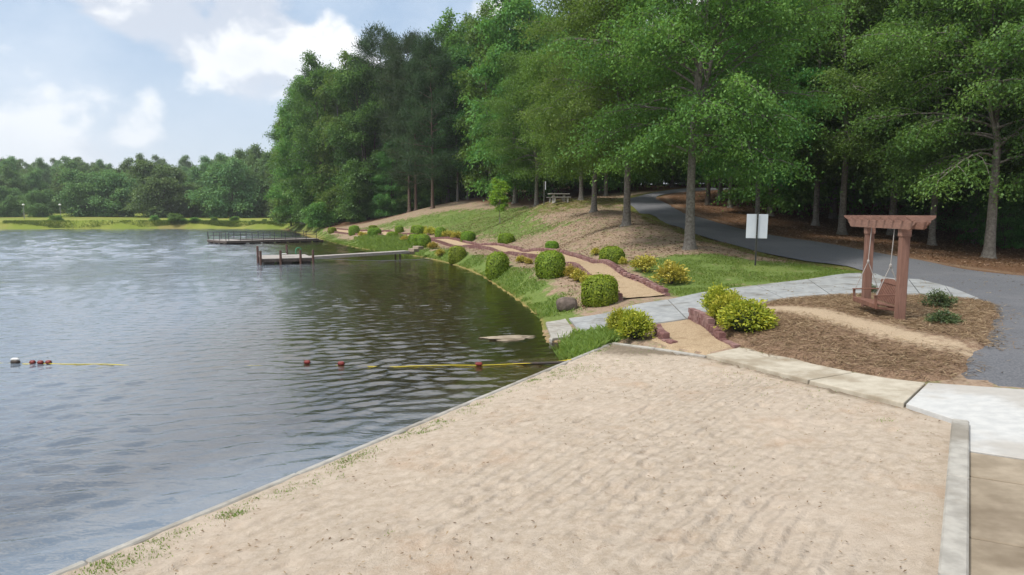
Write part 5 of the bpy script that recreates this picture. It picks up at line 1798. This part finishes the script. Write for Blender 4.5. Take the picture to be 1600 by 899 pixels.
rg = np.random.default_rng(77)
x, y = scatter_poly(Ga, 60000, rg)
k = fbm(x, y, 91, 4, .9) + rg.normal(0, .06, len(x)) > .42
x, y = x[k], y[k]
blades('meadow_grass', x, y, surf(x, y), .075, .022, 'short green grass between the mulch path and the road', tint=.30 + .3 * fbm(x, y, 92, 3, .4))
# shore strip
sp_ = smoothpath([p_ for p_ in near_shore], .1)
i = rg.integers(0, len(sp_), 60000)
off = np.abs(rg.normal(0, 1.0, 60000))
tgx = np.gradient(sp_, axis=0)[i]
tgx /= np.linalg.norm(tgx, axis=1, keepdims=True)
x, y = sp_[i, 0] + tgx[:, 1] * off, sp_[i, 1] - tgx[:, 0] * off
k = (sdist(x, y, lake_poly) < .02) & (fbm(x, y, 93, 4, .7) > .34 + .12 * off)
x, y, of_ = x[k], y[k], off[k]
blades('shore_grass', x, y, surf(x, y), .14, .016, 'bright green grass along the curving lake shore', tint=.62 - .1 * of_)
x, y = scatter_poly(Gd, 26000, rg)
blades('tall_grass', x, y, surf(x, y), .36, .025, 'tall bright green grass on the bank above the gangway', tint=.62 + 0 * x)
x, y = scatter_poly(Ge, 16000, rg)
k = sdist(x, y, lake_poly) < .15
x, y = x[k], y[k]
blades('corner_grass', x, y, np.maximum(surf(x, y), 0), .22, .02, 'bright grass in the wet corner between ramp and beach kerb', tint=.8 + 0 * x)
x, y = scatter_poly(Gb, 60000, rg)
k = fbm(x, y, 94, 4, .5) > .47
x, y = x[k], y[k]
blades('slope_grass', x, y, surf(x, y), .12, .04, 'patchy green grass on the slope below the ridge', tint=.34 + 0 * x)
fs_ = smoothpath([p_ for p_ in shore[23:]], .2)
i = rg.integers(0, len(fs_), 26000)
x, y = fs_[i, 0] + rg.normal(0, .3, 26000), fs_[i, 1] + np.abs(rg.normal(0, .9, 26000)) + .1
k = fbm(x, y, 95, 4, .12) + .1 * rg.normal(0, 1, len(x)) > .53
x, y = x[k], y[k]
blades('reed_fringe', x, y, surf(x, y), .38, .10, 'dark reeds fringing the far waterline', tint=.12 + 0 * x)
# weeds and tufts on the sand
tx, ty, th_ = [], [], []
for u, v, n, rad, hh in [(362, 803, 260, .10, .07), (440, 772, 130, .12, .05), (470, 757, 130, .15, .05), (540, 722, 200, .16, .06), (556, 714, 240, .16, .07), (585, 706, 110, .12, .05), (636, 681, 240, .22, .06), (666, 672, 240, .15, .06),
                         (690, 660, 220, .12, .07), (735, 638, 180, .25, .05), (755, 632, 120, .12, .05), (180, 878, 240, .20, .07), (155, 886, 180, .15, .07), (225, 868, 160, .18, .06), (330, 815, 80, .15, .05), (500, 745, 90, .2, .05),
                         (870, 585, 420, .35, .06), (905, 575, 320, .3, .06), (990, 565, 350, .3, .05), (1000, 550, 120, .2, .05), (1060, 568, 240, .35, .04), (1170, 580, 260, .5, .04), (1220, 598, 260, .5, .04), (1290, 615, 220, .5, .04),
                         (1130, 568, 120, .3, .04), (1385, 655, 60, .08, .04), (1435, 725, 60, .10, .04), (1430, 675, 70, .10, .04), (1193, 617, 40, .06, .04), (1142, 732, 50, .06, .05), (935, 560, 200, .3, .05), (1190, 702, 30, .05, .04), (1475, 800, 60, .2, .04),
                         (600, 830, 30, .06, .04), (700, 790, 24, .06, .04), (1560, 751, 60, .08, .03)]:
    p_ = hs(u, v)
    tx.append(p_[0] + rg.normal(0, rad, n)); ty.append(p_[1] + rg.normal(0, rad * .8, n)); th_.append(np.full(n, hh * .7))
for k in range(120):
    s_ = rg.uniform(-2, 20)
    c_ = KA + KD * s_ + KN * rg.uniform(.1, .35)
    n = int(rg.integers(12, 70))
    tx.append(c_[0] + rg.normal(0, .09, n)); ty.append(c_[1] + rg.normal(0, .09, n)); th_.append(np.full(n, rg.uniform(.02, .05)))
x, y, h_ = np.concatenate(tx), np.concatenate(ty), np.concatenate(th_)
k = (kd(x, y) > .1)
x, y, h_ = x[k], y[k], h_[k]
blades('sand_weeds', x, y, sandz(x, y), h_ * .75, .008, 'scattered green weeds and grass tufts on the beach sand', tint=.35 + .3 * rg.random(len(x)))


def litter(name, x, y, z, size, mat, label, cat, thin=.55, tilt=.35, seed=5):
    r = np.random.default_rng(seed)
    n = len(x)
    a = r.uniform(0, 6.28, n)
    ld = np.stack([np.cos(a), np.sin(a), r.normal(0, tilt * .6, n)], 1)
    nd = np.stack([r.normal(0, tilt, n), r.normal(0, tilt, n), np.ones(n)], 1)
    ln_ = size * r.uniform(.6, 1.4, n)
    ti = np.clip(r.normal(.5, .25, n), 0, 1)
    me = leaves_mesh(name, np.stack([x, y, z], 1), ld, nd, ln_, ln_ * thin, ti, M[mat])
    return tag(obj(name, me), label, cat, kind='stuff')


x, y = rg.uniform(-14, 34, 80000), rg.uniform(22, 78, 80000)
k = (sdist(x, y, lake_poly) < -1.6) & (line_dist(x, y, rd_mid) > 2.6) & (sdist(x, y, Ga) < .2) & (sdist(x, y, bed_poly) < -.3)
k &= (np.abs(x / y) < .85)
wk = np.array([p_ for p_ in path_u])[::20]
k &= line_dist(x, y, (np.array(path_u) + np.array(path_l))[::25] / 2) > 1.0
wl = [((a + b) / 2)[:2] for a, b in wp]
k &= line_dist(x, y, wl) > 2.4
k &= ~((x > 5) & (y < 31))
x, y = x[k], y[k]
litter('fallen_leaves', x, y, surf(x, y) + .02, .11, 'dry_leaf', 'brown fallen leaves littering the slope and wood floor', 'leaves')
x, y = scatter_poly(bed_poly, 70000, rg)
k = line_dist(x, y, track) > rg.uniform(.2, 1.1, len(x)) * np.interp(x, [8.2, 9.8], [1.0, .15])
x, y = x[k], y[k]
zz_ = land(x, y) + .10 * ss(sdist(x, y, bed_poly), -.2, .2) + rg.uniform(-.01, .05, len(x))
litter('loose_straw', x, y, zz_, .20, 'straw_needle', 'loose brown pine straw covering the bed round the pergola', 'straw', thin=.06, tilt=.30, seed=6)
x, y = rg.uniform(-6, 8, 5200), rg.uniform(4, 17.5, 5200)
k = (sdist(x, y, sand_poly) > .15) & (fbm(x, y, 97, 3, .8) > .40)
x, y = x[k], y[k]
litter('sand_debris', x, y, sandz(x, y) + .012, .045, 'dry_leaf', 'bits of bark and leaf scattered over the beach sand', 'debris', thin=.3, tilt=.4, seed=7)


n = 2600
x, y = rg.uniform(3, 26, n), rg.uniform(7, 40, n)
k = (line_dist(x, y, rd_mid) < 2.4) | (line_dist(x, y, [p_[:2] for p_ in (hit(1110, 470), hit(1262, 450), hit(1400, 450))]) < 1.0) | ((x > 9) & (y < 31) & (y > 12) & (x < 22))
k &= sdist(x, y, bed_poly) < -.05
x, y = x[k], y[k]
litter('road_litter', x, y, land(x, y) + .10, .09, 'dry_leaf', 'stray leaves and needles blown over the road and walk', 'leaves', thin=.35, tilt=.3, seed=9)

# ------------------------------------------------------------------ summer haze over the lake
mh = bpy.data.materials.new('summer_haze')
mh.use_nodes = True
mh.node_tree.nodes.clear()
th = NT(mh.node_tree)
pv = th.n('ShaderNodeVolumePrincipled', {'Color': (.93, .97, 1.0, 1), 'Density': .0003, 'Anisotropy': .2})
th.n('ShaderNodeOutputMaterial', {'Volume': pv.outputs[0]})
hb_ = MB().box((0, 100, 30), (1900, 1700, 80)).build('haze', mh)
tag(hb_, 'thin pale summer haze over lake and woods', 'haze', kind='stuff')
